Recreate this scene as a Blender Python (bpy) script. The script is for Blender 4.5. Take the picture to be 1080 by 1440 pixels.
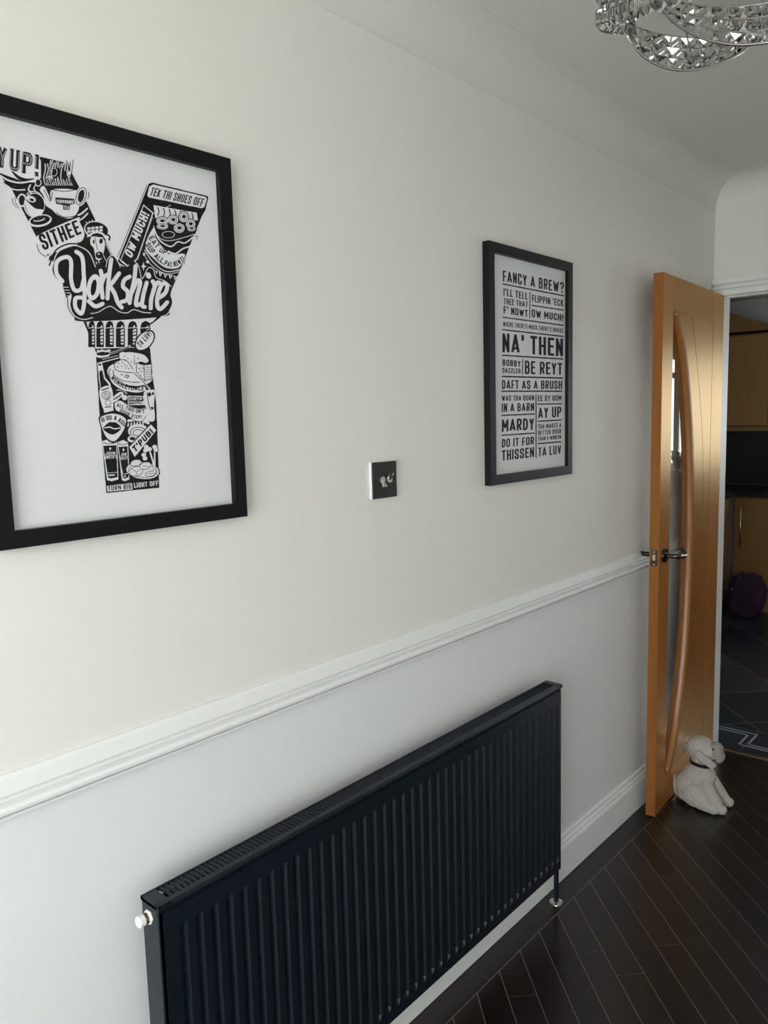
import bpy, bmesh, math, random
import numpy as np
from math import sin, cos, pi, radians, sqrt
from mathutils import Vector, Matrix
from mathutils.geometry import tessellate_polygon
random.seed(7)
for o in list(bpy.data.objects): bpy.data.objects.remove(o, do_unlink=True)
S = bpy.context.scene
COL = S.collection

# ------------------------------------------------------------------ camera
# X runs along the pictured wall, the wall face is Y=0 (room at Y<0), Z is up
CAM = Vector((0.0, -1.18, 1.5146)); FPX = 1094.57
YAW, PITCH, ROLL = 0.845537, -0.120681, -0.0265054
fw = Vector((sin(YAW)*cos(PITCH), cos(YAW)*cos(PITCH), sin(PITCH)))
r0 = Vector((cos(YAW), -sin(YAW), 0)); u0 = r0.cross(fw)
rt = r0*cos(ROLL)+u0*sin(ROLL); up = -r0*sin(ROLL)+u0*cos(ROLL)
cd = bpy.data.cameras.new('camera'); cam = bpy.data.objects.new('camera', cd); COL.objects.link(cam)
M = Matrix((rt, up, -fw)).transposed().to_4x4(); M.translation = CAM
cam.matrix_world = M
cd.sensor_fit = 'VERTICAL'; cd.sensor_height = 36.0; cd.sensor_width = 27.0
cd.lens = FPX*36.0/1440.0; cd.clip_start = 0.05
S.camera = cam

# ------------------------------------------------------------------ world, daylight, exposure
SKY = 7.4
w = bpy.data.worlds.new('world'); S.world = w; w.use_nodes = True
nt = w.node_tree; nt.nodes.clear()
out = nt.nodes.new('ShaderNodeOutputWorld'); bg = nt.nodes.new('ShaderNodeBackground')
tc = nt.nodes.new('ShaderNodeTexCoord'); sep = nt.nodes.new('ShaderNodeSeparateXYZ')
rmp = nt.nodes.new('ShaderNodeValToRGB')
rmp.color_ramp.elements[0].position = 0.40; rmp.color_ramp.elements[0].color = (0.72, 0.72, 0.69, 1)
rmp.color_ramp.elements[1].position = 0.66; rmp.color_ramp.elements[1].color = (0.93, 0.97, 1.0, 1)
mp = nt.nodes.new('ShaderNodeMath'); mp.operation = 'MULTIPLY_ADD'; mp.inputs[1].default_value = 0.5; mp.inputs[2].default_value = 0.5
nt.links.new(tc.outputs['Generated'], sep.inputs[0]); nt.links.new(sep.outputs['Z'], mp.inputs[0])
nt.links.new(mp.outputs[0], rmp.inputs[0]); nt.links.new(rmp.outputs[0], bg.inputs[0]); nt.links.new(bg.outputs[0], out.inputs[0])
bg.inputs[1].default_value = SKY
S.view_settings.view_transform = 'Standard'; S.view_settings.look = 'None'
S.view_settings.exposure = 0.38; S.view_settings.gamma = 1.0; S.view_settings.use_curve_mapping = False

def portal(name, loc, rot, sx, sy):
    l = bpy.data.lights.new(name, 'AREA'); l.shape = 'RECTANGLE'; l.size = sx; l.size_y = sy
    l.cycles.is_portal = True
    o = bpy.data.objects.new(name, l); COL.objects.link(o); o.location = loc; o.rotation_euler = rot
    return o
# window openings (front of the hall, behind the photographer; kitchen)
FW = dict(x=-1.20, y0=-1.88, y1=-0.30, z0=0.30, z1=2.22)
KW = dict(x=6.65, y0=-2.05, y1=-0.62, z0=1.02, z1=1.98)
portal('daylight_hall_offscreen', (FW['x']-.13, (FW['y0']+FW['y1'])/2, (FW['z0']+FW['z1'])/2), (0, -pi/2, 0), FW['z1']-FW['z0'], FW['y1']-FW['y0'])
portal('daylight_kitchen_offscreen', (KW['x']+.13, (KW['y0']+KW['y1'])/2, (KW['z0']+KW['z1'])/2), (0, pi/2, 0), KW['z1']-KW['z0'], KW['y1']-KW['y0'])

# ------------------------------------------------------------------ materials
def srgb(r, g, b):
    f = lambda c: (c/255/12.92) if c/255 <= .04045 else ((c/255+.055)/1.055)**2.4
    return (f(r), f(g), f(b), 1)
MATS = {}
def mat(name, col, rough=.5, metal=0, bump=0, bscale=200, vary=0, coat=0, spec=.5, trans=0, ior=1.45, stretch=None, vscale=3, coatr=.1, emit=None):
    m = bpy.data.materials.new(name); m.use_nodes = True; MATS[name] = m
    n = m.node_tree.nodes; l = m.node_tree.links; b = n['Principled BSDF']
    b.inputs['Base Color'].default_value = col; b.inputs['Roughness'].default_value = rough
    b.inputs['Metallic'].default_value = metal; b.inputs['IOR'].default_value = ior
    b.inputs['Specular IOR Level'].default_value = spec
    b.inputs['Coat Weight'].default_value = coat; b.inputs['Coat Roughness'].default_value = coatr
    b.inputs['Transmission Weight'].default_value = trans
    if emit: b.inputs['Emission Color'].default_value = emit[0]; b.inputs['Emission Strength'].default_value = emit[1]
    t = n.new('ShaderNodeTexCoord')
    src = t.outputs['Object']
    if stretch:
        mpn = n.new('ShaderNodeMapping'); mpn.inputs['Scale'].default_value = stretch
        l.new(src, mpn.inputs[0]); src = mpn.outputs[0]
    if bump:
        nz = n.new('ShaderNodeTexNoise'); nz.inputs['Scale'].default_value = bscale; nz.inputs['Detail'].default_value = 3
        bp = n.new('ShaderNodeBump'); bp.inputs['Strength'].default_value = bump; bp.inputs['Distance'].default_value = .002
        l.new(src, nz.inputs['Vector']); l.new(nz.outputs['Fac'], bp.inputs['Height']); l.new(bp.outputs[0], b.inputs['Normal'])
    if vary:
        nz = n.new('ShaderNodeTexNoise'); nz.inputs['Scale'].default_value = vscale; nz.inputs['Detail'].default_value = 6
        oi = n.new('ShaderNodeObjectInfo')
        ad = n.new('ShaderNodeMath'); ad.operation = 'ADD'
        hs = n.new('ShaderNodeHueSaturation'); hs.inputs['Color'].default_value = col
        mr = n.new('ShaderNodeMapRange'); mr.inputs['From Min'].default_value = .4; mr.inputs['From Max'].default_value = 1.5
        mr.inputs['To Min'].default_value = 1-vary; mr.inputs['To Max'].default_value = 1+vary
        l.new(src, nz.inputs['Vector']); l.new(nz.outputs['Fac'], ad.inputs[0]); l.new(oi.outputs['Random'], ad.inputs[1])
        l.new(ad.outputs[0], mr.inputs['Value']); l.new(mr.outputs[0], hs.inputs['Value']); l.new(hs.outputs[0], b.inputs['Base Color'])
    return m
mat('paint_upper', (.83, .815, .775, 1), .55, bump=.12, bscale=260)
mat('paint_lower', (.81, .825, .825, 1), .5, bump=.12, bscale=260)
mat('paint_ceiling', (.78, .77, .74, 1), .8, bump=.1, bscale=200)
mat('paint_gloss', (.85, .86, .85, 1), .42)
mat('paint_end', (.80, .80, .76, 1), .6, bump=.1, bscale=260)
mat('frame_black', (.007, .007, .009, 1), .42, spec=.25)
mat('paper', (.80, .81, .83, 1), .7)
mat('ink', (.012, .011, .013, 1), .7, spec=.2)
mat('ink_grey', (.30, .30, .31, 1), .6)
mat('radiator_paint', (.0040, .0082, .0135, 1), .36, spec=.42)
mat('plug_white', (.86, .84, .80, 1), .3)
mat('brass', (.55, .45, .30, 1), .3, 1)
mat('valve_black', (.012, .012, .013, 1), .4)
mat('chrome', (.72, .72, .72, 1), .16, 1)
mat('black_nickel', (.10, .095, .09, 1), .18, 1)
mat('oak', srgb(152, 95, 46), .30, bump=.05, bscale=12, vary=.22, vscale=5, stretch=(14, 14, .7), spec=.45)
_n = MATS['oak'].node_tree.nodes; _l = MATS['oak'].node_tree.links; _b = _n['Principled BSDF']; _b.inputs['Specular IOR Level'].default_value = 0
_g = _n.new('ShaderNodeBsdfGlossy'); _g.inputs['Color'].default_value = (1, .80, .50, 1); _g.inputs['Roughness'].default_value = .31     # lacquered grain reflects warm
_f = _n.new('ShaderNodeFresnel'); _f.inputs[0].default_value = 1.42; _m = _n.new('ShaderNodeMixShader')
_l.new(_f.outputs[0], _m.inputs[0]); _l.new(_b.outputs[0], _m.inputs[1]); _l.new(_g.outputs[0], _m.inputs[2]); _l.new(_m.outputs[0], _n['Material Output'].inputs[0])
mat('oak_bead', srgb(160, 104, 52), .3, vary=.15, stretch=(14, 14, .7), coat=.15)
mat('plank', srgb(28, 21, 18), .30, vary=.45, vscale=4, stretch=(1.5, 14, 1), bump=.04, bscale=18, coat=.2)
mat('filler', srgb(165, 146, 132), .30)
mat('tile', srgb(44, 52, 62), .26, vary=.30, vscale=2, bump=.03, bscale=14)
mat('tile_inlay', srgb(150, 158, 165), .3)
mat('grout', srgb(120, 126, 130), .5)
mat('steel_strip', (.75, .75, .75, 1), .2, 1)
mat('kitchen_wood', srgb(150, 112, 66), .40, vary=.14, vscale=3, stretch=(8, 8, .6))
mat('kitchen_wall', srgb(165, 135, 95), .7)
mat('kitchen_ceiling', (.80, .82, .84, 1), .7)
mat('worktop', (.010, .010, .012, 1), .22)
mat('splash', (.012, .012, .012, 1), .25)
mat('purple', srgb(54, 30, 58), .85, vary=.45, vscale=30, bump=.6, bscale=60)
mat('white_plastic', (.80, .80, .80, 1), .3)
mat('appliance', (.02, .02, .022, 1), .3)
mat('led', (.05, .2, .04, 1), .4, emit=((.35, 1, .25, 1), 4))
mat('display', (.05, .07, .14, 1), .3, emit=((.25, .3, .6, 1), .5))
mat('cord', srgb(180, 175, 167), .92, bump=.5, bscale=700)
mat('cord_muzzle', srgb(160, 155, 148), .95, bump=.6, bscale=500)
mat('collar', (.006, .006, .006, 1), .4)
mat('plant_dark', srgb(50, 58, 40), .7)

def glass_thin(name, tint, f=1.0, rough=0.0):
    m = bpy.data.materials.new(name); m.use_nodes = True; MATS[name] = m
    n = m.node_tree.nodes; l = m.node_tree.links; n.clear()
    o = n.new('ShaderNodeOutputMaterial'); mx = n.new('ShaderNodeMixShader'); tr = n.new('ShaderNodeBsdfTransparent')
    gl = n.new('ShaderNodeBsdfGlossy'); fr = n.new('ShaderNodeFresnel'); mu = n.new('ShaderNodeMath'); mu.operation = 'MULTIPLY'
    tr.inputs[0].default_value = tint; gl.inputs['Roughness'].default_value = rough; fr.inputs[0].default_value = 1.5; mu.inputs[1].default_value = f
    ge = n.new('ShaderNodeNewGeometry'); sb_ = n.new('ShaderNodeMath'); sb_.operation = 'SUBTRACT'; sb_.inputs[0].default_value = 1.0; m2 = n.new('ShaderNodeMath'); m2.operation = 'MULTIPLY'
    l.new(ge.outputs['Backfacing'], sb_.inputs[1]); l.new(sb_.outputs[0], m2.inputs[0]); l.new(fr.outputs[0], m2.inputs[1]); l.new(m2.outputs[0], mu.inputs[0]); l.new(mu.outputs[0], mx.inputs[0]); l.new(tr.outputs[0], mx.inputs[1]); l.new(gl.outputs[0], mx.inputs[2]); l.new(mx.outputs[0], o.inputs[0])
glass_thin('acrylic', (.985, .985, .985, 1), .30, .06)
glass_thin('door_glass', (.965, .97, .972, 1), 1.0, .0)
glass_thin('window_glass', (.96, .97, .97, 1), .8, .0)
mat('crystal', (.80, .80, .78, 1), .02, trans=1, ior=1.52)

# ------------------------------------------------------------------ mesh helpers
def link(name, me, m, parent=None):
    o = bpy.data.objects.new(name, me); COL.objects.link(o)
    if m is not None:
        for k in (m if isinstance(m, (list, tuple)) else [m]): me.materials.append(MATS[k])
    if parent is not None: o.parent = parent
    return o
def obj(name, bm, m, parent=None, smooth=False, loc=None):
    bmesh.ops.recalc_face_normals(bm, faces=bm.faces)
    me = bpy.data.meshes.new(name); bm.to_mesh(me); bm.free()
    if smooth:
        for p in me.polygons: p.use_smooth = True
    o = link(name, me, m, parent)
    if loc: o.location = loc
    return o
def tag(o, label=None, cat=None, group=None, kind=None):
    if label: o['label'] = label
    if cat: o['category'] = cat
    if group: o['group'] = group
    if kind: o['kind'] = kind
    return o
def empty(name, loc=(0, 0, 0), rot=(0, 0, 0)):
    o = bpy.data.objects.new(name, None); COL.objects.link(o); o.location = loc; o.rotation_euler = rot
    o.empty_display_size = .05
    return o
def box(bm, x0, x1, y0, y1, z0, z1, bev=0, seg=2):
    r = bmesh.ops.create_cube(bm, size=1)
    vs = r['verts']
    for v in vs: v.co = Vector(((x0+x1)/2+v.co.x*(x1-x0), (y0+y1)/2+v.co.y*(y1-y0), (z0+z1)/2+v.co.z*(z1-z0)))
    if bev:
        es = list({e for v in vs for e in v.link_edges})
        bmesh.ops.bevel(bm, geom=es, offset=bev, segments=seg, affect='EDGES', profile=.5)
    return bm
def newbox(*a, **k):
    return box(bmesh.new(), *a, **k)
def prism(bm, pts, z0, z1, axis='z'):
    """extrude a 2-D outline; axis z: (x,y), x: (y,z), y: (x,z)"""
    def P(p, h):
        return {'z': (p[0], p[1], h), 'x': (h, p[0], p[1]), 'y': (p[0], h, p[1])}[axis]
    a = [bm.verts.new(P(p, z0)) for p in pts]; b = [bm.verts.new(P(p, z1)) for p in pts]
    n = len(pts)
    for i in range(n): bm.faces.new((a[i], a[(i+1) % n], b[(i+1) % n], b[i]))
    for tri in tessellate_polygon([[Vector((p[0], p[1], 0)) for p in pts]]):
        bm.faces.new([a[i] for i in tri]); bm.faces.new([b[i] for i in tri])
    return bm
def tube(bm, pts, r, seg=10, caps=True, taper=None):
    pts = [Vector(p) for p in pts]; rings = []; n = len(pts)
    prev = None
    for i, p in enumerate(pts):
        t = ((pts[min(i+1, n-1)]-pts[max(i-1, 0)])).normalized()
        if prev is None:
            a = t.orthogonal().normalized()
        else:
            a = (prev-t*prev.dot(t)).normalized()
        prev = a; b = t.cross(a)
        rr = r if taper is None else r*taper[i]
        rings.append([bm.verts.new(p+a*rr*cos(2*pi*k/seg)+b*rr*sin(2*pi*k/seg)) for k in range(seg)])
    for i in range(n-1):
        for k in range(seg): bm.faces.new((rings[i][k], rings[i][(k+1) % seg], rings[i+1][(k+1) % seg], rings[i+1][k]))
    if caps: bm.faces.new(rings[0]); bm.faces.new(rings[-1])
    return bm
def cyl(bm, p0, p1, r, seg=16): return tube(bm, [p0, p1], r, seg)
def lathe(bm, prof, seg=24, o=(0, 0, 0), axis='z'):
    rings = []
    for r, h in prof:
        ring = []
        for k in range(seg):
            a = 2*pi*k/seg; c, s = r*cos(a), r*sin(a)
            p = {'z': (c, s, h), 'y': (c, h, s), 'x': (h, c, s)}[axis]
            ring.append(bm.verts.new(Vector(p)+Vector(o)))
        rings.append(ring)
    for i in range(len(rings)-1):
        for k in range(seg): bm.faces.new((rings[i][k], rings[i][(k+1) % seg], rings[i+1][(k+1) % seg], rings[i+1][k]))
    for rg in (rings[0], rings[-1]):
        try: bm.faces.new(rg)
        except ValueError: pass
    return bm
def clip(poly, a, b, c):
    """keep the side a*x+b*y<=c"""
    res = []; n = len(poly)
    for i in range(n):
        p, q = poly[i], poly[(i+1) % n]; dp = a*p[0]+b*p[1]-c; dq = a*q[0]+b*q[1]-c
        if dp <= 0: res.append(p)
        if dp*dq < 0:
            t = dp/(dp-dq); res.append((p[0]+(q[0]-p[0])*t, p[1]+(q[1]-p[1])*t))
    return res
def cliprect(poly, x0, x1, y0, y1):
    for a, b, c in ((-1, 0, -x0), (1, 0, x1), (0, -1, -y0), (0, 1, y1)):
        if len(poly) < 3: return []
        poly = clip(poly, a, b, c)
    return poly
def catmull(pts, closed=False, k=8):
    pts = [Vector(p) for p in pts]; n = len(pts); o = []
    rng = range(n) if closed else range(n-1)
    g = (lambda i: pts[i % n]) if closed else (lambda i: pts[max(0, min(n-1, i))])
    for i in rng:
        p0, p1, p2, p3 = g(i-1), g(i), g(i+1), g(i+2)
        for j in range(k):
            t = j/k
            o.append(.5*((2*p1)+(p2-p0)*t+(2*p0-5*p1+4*p2-p3)*t*t+(3*p1-p0-3*p2+p3)*t**3))
    if not closed: o.append(pts[-1])
    return o

# ------------------------------------------------------------------ room shell
XE = 3.472            # end wall face
ZC = 2.44             # ceiling
X0, Y0 = FW['x'], -2.05
DZ0, DZ1 = .931, .996
bm = bmesh.new(); box(bm, X0-.12, XE+.13, 0, .12, -.02, ZC+.05)
bmesh.ops.bisect_plane(bm, geom=bm.verts[:]+bm.edges[:]+bm.faces[:], plane_co=(0, 0, .96), plane_no=(0, 0, 1))
wl = obj('wall_left', bm, ['paint_upper', 'paint_lower'])
for p in wl.data.polygons:
    if p.center.z < .96: p.material_index = 1
tag(wl, 'long white painted hall wall with two framed prints', kind='structure')
# end wall with doorway
DY1, DY0 = -.043, -.820    # clear opening between linings
HEAD = 1.992
bm = bmesh.new()
box(bm, XE, XE+.13, Y0, DY0-.025, -.02, ZC+.05); box(bm, XE, XE+.13, DY0-.025, 0, HEAD+.025, ZC+.05)
tag(obj('wall_end', bm, 'paint_end'), 'white end wall above the kitchen doorway', kind='structure')
tag(obj('wall_right', newbox(X0-.12, XE+.13, Y0-.12, Y0, -.02, ZC+.05), 'paint_upper'), 'plain white hall wall facing the framed prints', kind='structure')
bm = bmesh.new()
f = FW
box(bm, f['x']-.12, f['x'], Y0, 0, -.02, f['z0']); box(bm, f['x']-.12, f['x'], Y0, 0, f['z1'], ZC+.05)
box(bm, f['x']-.12, f['x'], Y0, f['y0'], f['z0'], f['z1']); box(bm, f['x']-.12, f['x'], f['y1'], 0, f['z0'], f['z1'])
tag(obj('wall_front', bm, 'paint_upper'), 'white front wall around the tall hall window', kind='structure')
def window(name, x, y0, y1, z0, z1, bars, label, s):
    bm = bmesh.new(); t = .05
    for a, b, c, d in ((y0, y1, z0, z0+t), (y0, y1, z1-t, z1), (y0, y0+t, z0+t, z1-t), (y1-t, y1, z0+t, z1-t)): box(bm, x-.03, x+.03, a, b, c, d, .004, 1)
    o = tag(obj(name, bm, 'white_plastic'), label, kind='structure')
    for k, v in bars:
        b = newbox(x-.025, x+.025, v-.022, v+.022, z0+t, z1-t) if k == 'v' else newbox(x-.026, x+.026, y0+t, y1-t, v-.022, v+.022)
        obj('glazing_bar', b, 'white_plastic', o)
    obj('pane', newbox(x-.004, x+.004, y0+t, y1-t, z0+t, z1-t), 'window_glass', o)
    obj('window_sill', newbox(x-(.03 if s > 0 else .13), x+(.13 if s > 0 else .03), y0-.02, y1+.02, z0-.025, z0-.001, .004, 1), 'white_plastic', o)
    return o
window('window_2', FW['x']-.06, FW['y0'], FW['y1'], FW['z0'], FW['z1'], [('v', -1.05)], 'tall white framed hall window', 1)
tag(obj('ceiling', newbox(X0-.12, XE+.13, Y0-.12, .12, ZC, ZC+.06), 'paint_ceiling'), 'plain white painted hall ceiling', kind='structure')
# coving: concave quarter round on the pictured wall and the end wall
def cove(n=10, a=.105):
    pts = [(0, 0), (0, -a-.0015), (.0015, -a-.0015), (.0015, -a)]
    for i in range(1, n): pts.append((.0015+(a-.0015)*(1-cos(pi/2*i/n)), -a+(a-.0015)*sin(pi/2*i/n)))
    pts += [(a, -.0015), (a+.0015, -.0015), (a+.0015, 0)]
    return pts
bm = bmesh.new(); prism(bm, [(-p[0], ZC+p[1]) for p in cove()], X0, XE, 'x')
tag(obj('trim_1', bm, 'paint_ceiling'), 'white plaster coving above the framed prints', kind='structure')
bm = bmesh.new(); prism(bm, [(XE-p[0], ZC+p[1]) for p in cove()], Y0, 0, 'y')
tag(obj('trim_2', bm, 'paint_end'), 'white plaster coving above the kitchen doorway', kind='structure')
# dado rail
dp = [(0, .996), (-.004, .996), (-.0085, .990), (-.0130, .974), (-.0145, .968), (-.0125, .9645), (-.0060, .9620), (-.0030, .9585), (-.0045, .9545), (-.0125, .9535), (-.0180, .9515), (-.0210, .9465), (-.0205, .9415), (-.0165, .9380), (-.0095, .9372), (-.0092, .9348), (-.0135, .9342), (-.0135, .931), (0, .931)]
bm = bmesh.new(); prism(bm, dp, X0, XE-.02, 'x')
tag(obj('trim_3', bm, 'paint_gloss', smooth=False), 'white moulded dado rail running along the hall wall', kind='structure')
# skirting
sp = [(0, .146), (-.004, .146), (-.007, .143), (-.0085, .130), (-.0125, .127), (-.0125, .1235), (-.010, .1205), (-.0115, .116), (-.0155, .109), (-.0165, .1035), (-.0165, .002), (0, .002)]
bm = bmesh.new(); prism(bm, sp, X0, XE-.10, 'x')
tag(obj('baseboard_left', bm, 'paint_gloss'), 'white moulded skirting board under the radiator', kind='structure')
bm = bmesh.new(); prism(bm, [(Y0-p[0], p[1]) for p in sp], X0, XE, 'x')
tag(obj('baseboard_right', bm, 'paint_gloss'), 'white skirting board on the opposite wall', kind='structure')
# door lining and architrave
bm = bmesh.new()
box(bm, XE-.002, XE+.078, DY1, DY1+.025, 0, HEAD); box(bm, XE-.002, XE+.078, DY0-.025, DY0, 0, HEAD); box(bm, XE-.002, XE+.078, DY0-.025, DY1+.025, HEAD, HEAD+.025)
box(bm, XE+.042, XE+.08, DY0, DY0+.012, 0, HEAD); box(bm, XE+.042, XE+.08, DY0, DY1, HEAD-.012, HEAD)
tag(obj('trim_4', bm, 'paint_gloss'), 'white door lining of the kitchen doorway', kind='structure')
ap = [(0, 0), (.012, 0), (.014, .004), (.014, .019), (.007, .022), (.007, .025), (.019, .027), (.020, .038), (.010, .041), (.010, .044), (.024, .046), (.026, .056), (.026, .066), (0, .070)]
bm = bmesh.new(); prism(bm, [(XE-a, HEAD-.008+b) for a, b in ap], DY0-.08, -.002, 'y')
prism(bm, [(XE-a, DY0-.008-b) for a, b in ap], 0, HEAD-.008, 'z')
tag(obj('trim_5', bm, 'paint_gloss'), 'white stepped architrave over the kitchen doorway', kind='structure')

# ------------------------------------------------------------------ hall floor: diagonal planks with border
floor = tag(obj('floor', newbox(X0-.12, XE+.13, Y0-.12, .12, -.04, -.0009), 'filler'), 'dark wooden floor laid diagonally', kind='structure')
G = .0009
def plank(name, poly, ang):
    if len(poly) < 3: return
    ar = abs(sum(poly[i][0]*poly[(i+1) % len(poly)][1]-poly[(i+1) % len(poly)][0]*poly[i][1] for i in range(len(poly))))/2
    if ar < 3e-4: return
    cx = sum(p[0] for p in poly)/len(poly); cy = sum(p[1] for p in poly)/len(poly)
    ca, sa = cos(-ang), sin(-ang)
    loc = [((p[0]-cx)*ca-(p[1]-cy)*sa, (p[0]-cx)*sa+(p[1]-cy)*ca) for p in poly]
    o = obj(name, prism(bmesh.new(), loc, -.0008, 0), 'plank', floor)
    o.location = (cx, cy, 0); o.rotation_euler = (0, 0, ang)
BY = -.0865; BX = 3.392
L = X0
for x1 in (.28, 1.615, 2.95, BX-G): plank('border_plank', [(L+G, BY+G), (x1-G, BY+G), (x1-G, 0), (L+G, 0)], 0); L = x1
plank('border_plank', [(BX+G, Y0), (XE+.005, Y0), (XE+.005, 0), (BX+G, 0)], pi/2)
ANG = radians(226.4); ux, uy = cos(ANG), sin(ANG); nx, ny = -uy, ux     # plank direction and its normal
PX = .1068                                                             # spacing along X
PW = PX*abs(uy)                                                        # plank width
for i in range(-34, 60):
    xa = 1.980+i*PX; t = -1.6-random.random()*1.5
    while t < 4.0:
        ln = random.choice((1.9, 2.3, 2.8))
        q = [(xa+ux*d+(-uy)*e, BY+uy*d+ux*e) for d, e in ((t+G, G), (t+ln-G, G), (t+ln-G, PW-G), (t+G, PW-G))]
        plank('plank', cliprect(q, X0, BX-G, Y0, BY-G), ANG); t += ln
tag(obj('trim_6', newbox(XE+.002, XE+.03, DY0, DY1, -.001, .004, .0015, 1), 'steel_strip'), 'thin metal threshold strip between wood and tiles', kind='structure')

# ------------------------------------------------------------------ kitchen shell
KX0, KX1, KY0, KY1, KZ = XE+.13, 6.65, -2.6, 1.45, 2.36
kf = tag(obj('floor', newbox(XE, KX1+.1, KY0-.1, KY1+.1, -.05, -.0007), 'grout'), 'dark tiled kitchen floor with zigzag inlay border', kind='structure')
def tile(name, poly, m='tile'):
    if len(poly) < 3: return
    ar = abs(sum(poly[i][0]*poly[(i+1) % len(poly)][1]-poly[(i+1) % len(poly)][0]*poly[i][1] for i in range(len(poly))))/2
    if ar < 2e-4: return
    cx = sum(p[0] for p in poly)/len(poly); cy = sum(p[1] for p in poly)/len(poly)
    o = obj(name, prism(bmesh.new(), [(p[0]-cx, p[1]-cy) for p in poly], -.0035, 0 if m == 'tile' else .0012), m, kf); o.location = (cx, cy, 0)
T = .400; h = .0022; kx = 3.775
for i in range(0, 22):
    for j in range(0, 22):
        s0, s1 = 2.673-1.6+i*T+h, 2.673-1.6+(i+1)*T-h; d0, d1 = 2.79-3.2+j*T+h, 2.79-3.2+(j+1)*T-h
        q = [((s+d)/sqrt(2), (s-d)/sqrt(2)) for s, d in ((s0, d0), (s1, d0), (s1, d1), (s0, d1))]
        tile('tile', cliprect(q, kx+h, KX1, KY0, KY1))
y = KY1
while y > KY0:
    tile('border_tile', cliprect([(XE+.032, y-.40), (kx-h, y-.40), (kx-h, y-h), (XE+.032, y-h)], XE, 9, KY0, KY1)); y -= .40
def meander(off):
    xa, xb = (3.735, 3.600) if off == 0 else (3.706, 3.576)
    e = -.157 if off == 0 else -.125
    pts = []; hi = True; y = e+2.4
    while y > KY0+.1:
        pts += [(xa if hi else xb, y), ]
        step = .60 if hi else .30
        pts += [(xa if hi else xb, y-step if len(pts) > 1 else y-step)]
        y -= step; hi = not hi
    return pts
for off in (0, 1):
    e = -.157 if off == 0 else -.125; o2 = 1 if off else -1
    xa, xb = (3.735, 3.600) if off == 0 else (3.706, 3.576)
    rects = []; wd = .0042
    rects.append((xa, xa, e, e+.55)); rects.append((xb, xa, e, e)); rects.append((xb, xb, e-.42-.064*(1 if off else 0), e))
    e2 = e-.42-.064*(1 if off else 0)
    rects.append((xb, xa, e2, e2)); rects.append((xa, xa, e2-.45, e2))
    for a, b, c, d in rects: tile('inlay_strip', [(a-wd, c-wd), (b+wd, c-wd), (b+wd, d+wd), (a-wd, d+wd)], 'tile_inlay')
bm = bmesh.new()
k = KW
box(bm, KX1, KX1+.12, KY0, KY1, 0, k['z0']); box(bm, KX1, KX1+.12, KY0, KY1, k['z1'], KZ+.1)
box(bm, KX1, KX1+.12, KY0, k['y0'], k['z0'], k['z1']); box(bm, KX1, KX1+.12, k['y1'], KY1, k['z0'], k['z1'])
tag(obj('wall_kitchen_far', bm, 'kitchen_ceiling'), 'kitchen wall behind the cabinets', kind='structure')
tag(obj('wall_kitchen_left', newbox(KX0-.13, KX1+.12, KY1, KY1+.12, 0, KZ+.1), 'kitchen_ceiling'), 'kitchen wall hidden beside the doorway', kind='structure')
tag(obj('wall_kitchen_right', newbox(KX0-.13, KX1+.12, KY0-.12, KY0, 0, KZ+.1), 'paint_end'), 'kitchen side wall beyond the doorway', kind='structure')
bm = bmesh.new(); box(bm, KX0-.13, KX0, .12, KY1, 0, KZ+.1); box(bm, KX0-.13, KX0, KY0, Y0-.12, 0, KZ+.1)
tag(obj('wall_kitchen_near', bm, 'paint_end'), 'kitchen wall around the doorway', kind='structure')
tag(obj('ceiling', newbox(KX0, KX1+.12, KY0-.12, KY1+.12, KZ, KZ+.1), 'kitchen_ceiling'), 'cool grey kitchen ceiling', kind='structure')
window('window_1', KW['x']+.05, KW['y0'], KW['y1'], KW['z0'], KW['z1'], [('h', 1.80), ('v', -1.0), ('v', -1.5)], 'white framed kitchen window over the worktop', -1)

# ------------------------------------------------------------------ oak door, open against the wall
def interp(tab, x):
    if x <= tab[0][0]: return tab[0][1]
    for (a, b), (c, d) in zip(tab, tab[1:]):
        if x <= c: return b+(d-b)*(x-a)/(c-a)
    return tab[-1][1]
def smooth_tab(tab, k=6):
    p = catmull([(a, b, 0) for a, b in tab], k=k); return [(q.x, q.y) for q in p]
BEAD = smooth_tab([(0, .402), (.18, .396), (.36, .377), (.49, .351), (.63, .308), (.746, .257), (.8715, .166)])
GRV = smooth_tab([(0, .527), (.2, .519), (.33, .507), (.43, .491), (.58, .445), (.735, .386), (.8715, .322)])
ZM = .9895; NZ = 40
beadR = lambda z: interp(BEAD, abs(z-ZM)); grv = lambda z: interp(GRV, abs(z-ZM)); glassR = lambda z: beadR(z)-.036
TH = .035; DW = .762; DH = 1.981
zs = lambda a, b, n=NZ: [a+(b-a)*i/n for i in range(n+1)]
DROT = math.atan2(.046, .762)
PZ0, PZ1, GL = .117, 1.862, .106
def ring_prism(bm, outer, inner, y0, y1):
    A = []
    for yy in (y0, y1):
        A.append(([bm.verts.new((p[0], yy, p[1])) for p in outer], [bm.verts.new((p[0], yy, p[1])) for p in inner]))
    for tri in tessellate_polygon([[Vector((p[0], p[1], 0)) for p in outer], [Vector((p[0], p[1], 0)) for p in inner]]):
        for o, i in A:
            vs = o+i; bm.faces.new([vs[t] for t in tri])
    for j in (0, 1):
        n = len(A[0][j])
        for t in range(n): bm.faces.new((A[0][j][t], A[0][j][(t+1) % n], A[1][j][(t+1) % n], A[1][j][t]))
    return bm
hole = [(GL, PZ0+.004), (glassR(PZ0), PZ0+.004)]+[(glassR(z)+.008, z) for z in zs(PZ0+.02, PZ1-.02)]+[(glassR(PZ1), PZ1-.004), (GL, PZ1-.004)]
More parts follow.
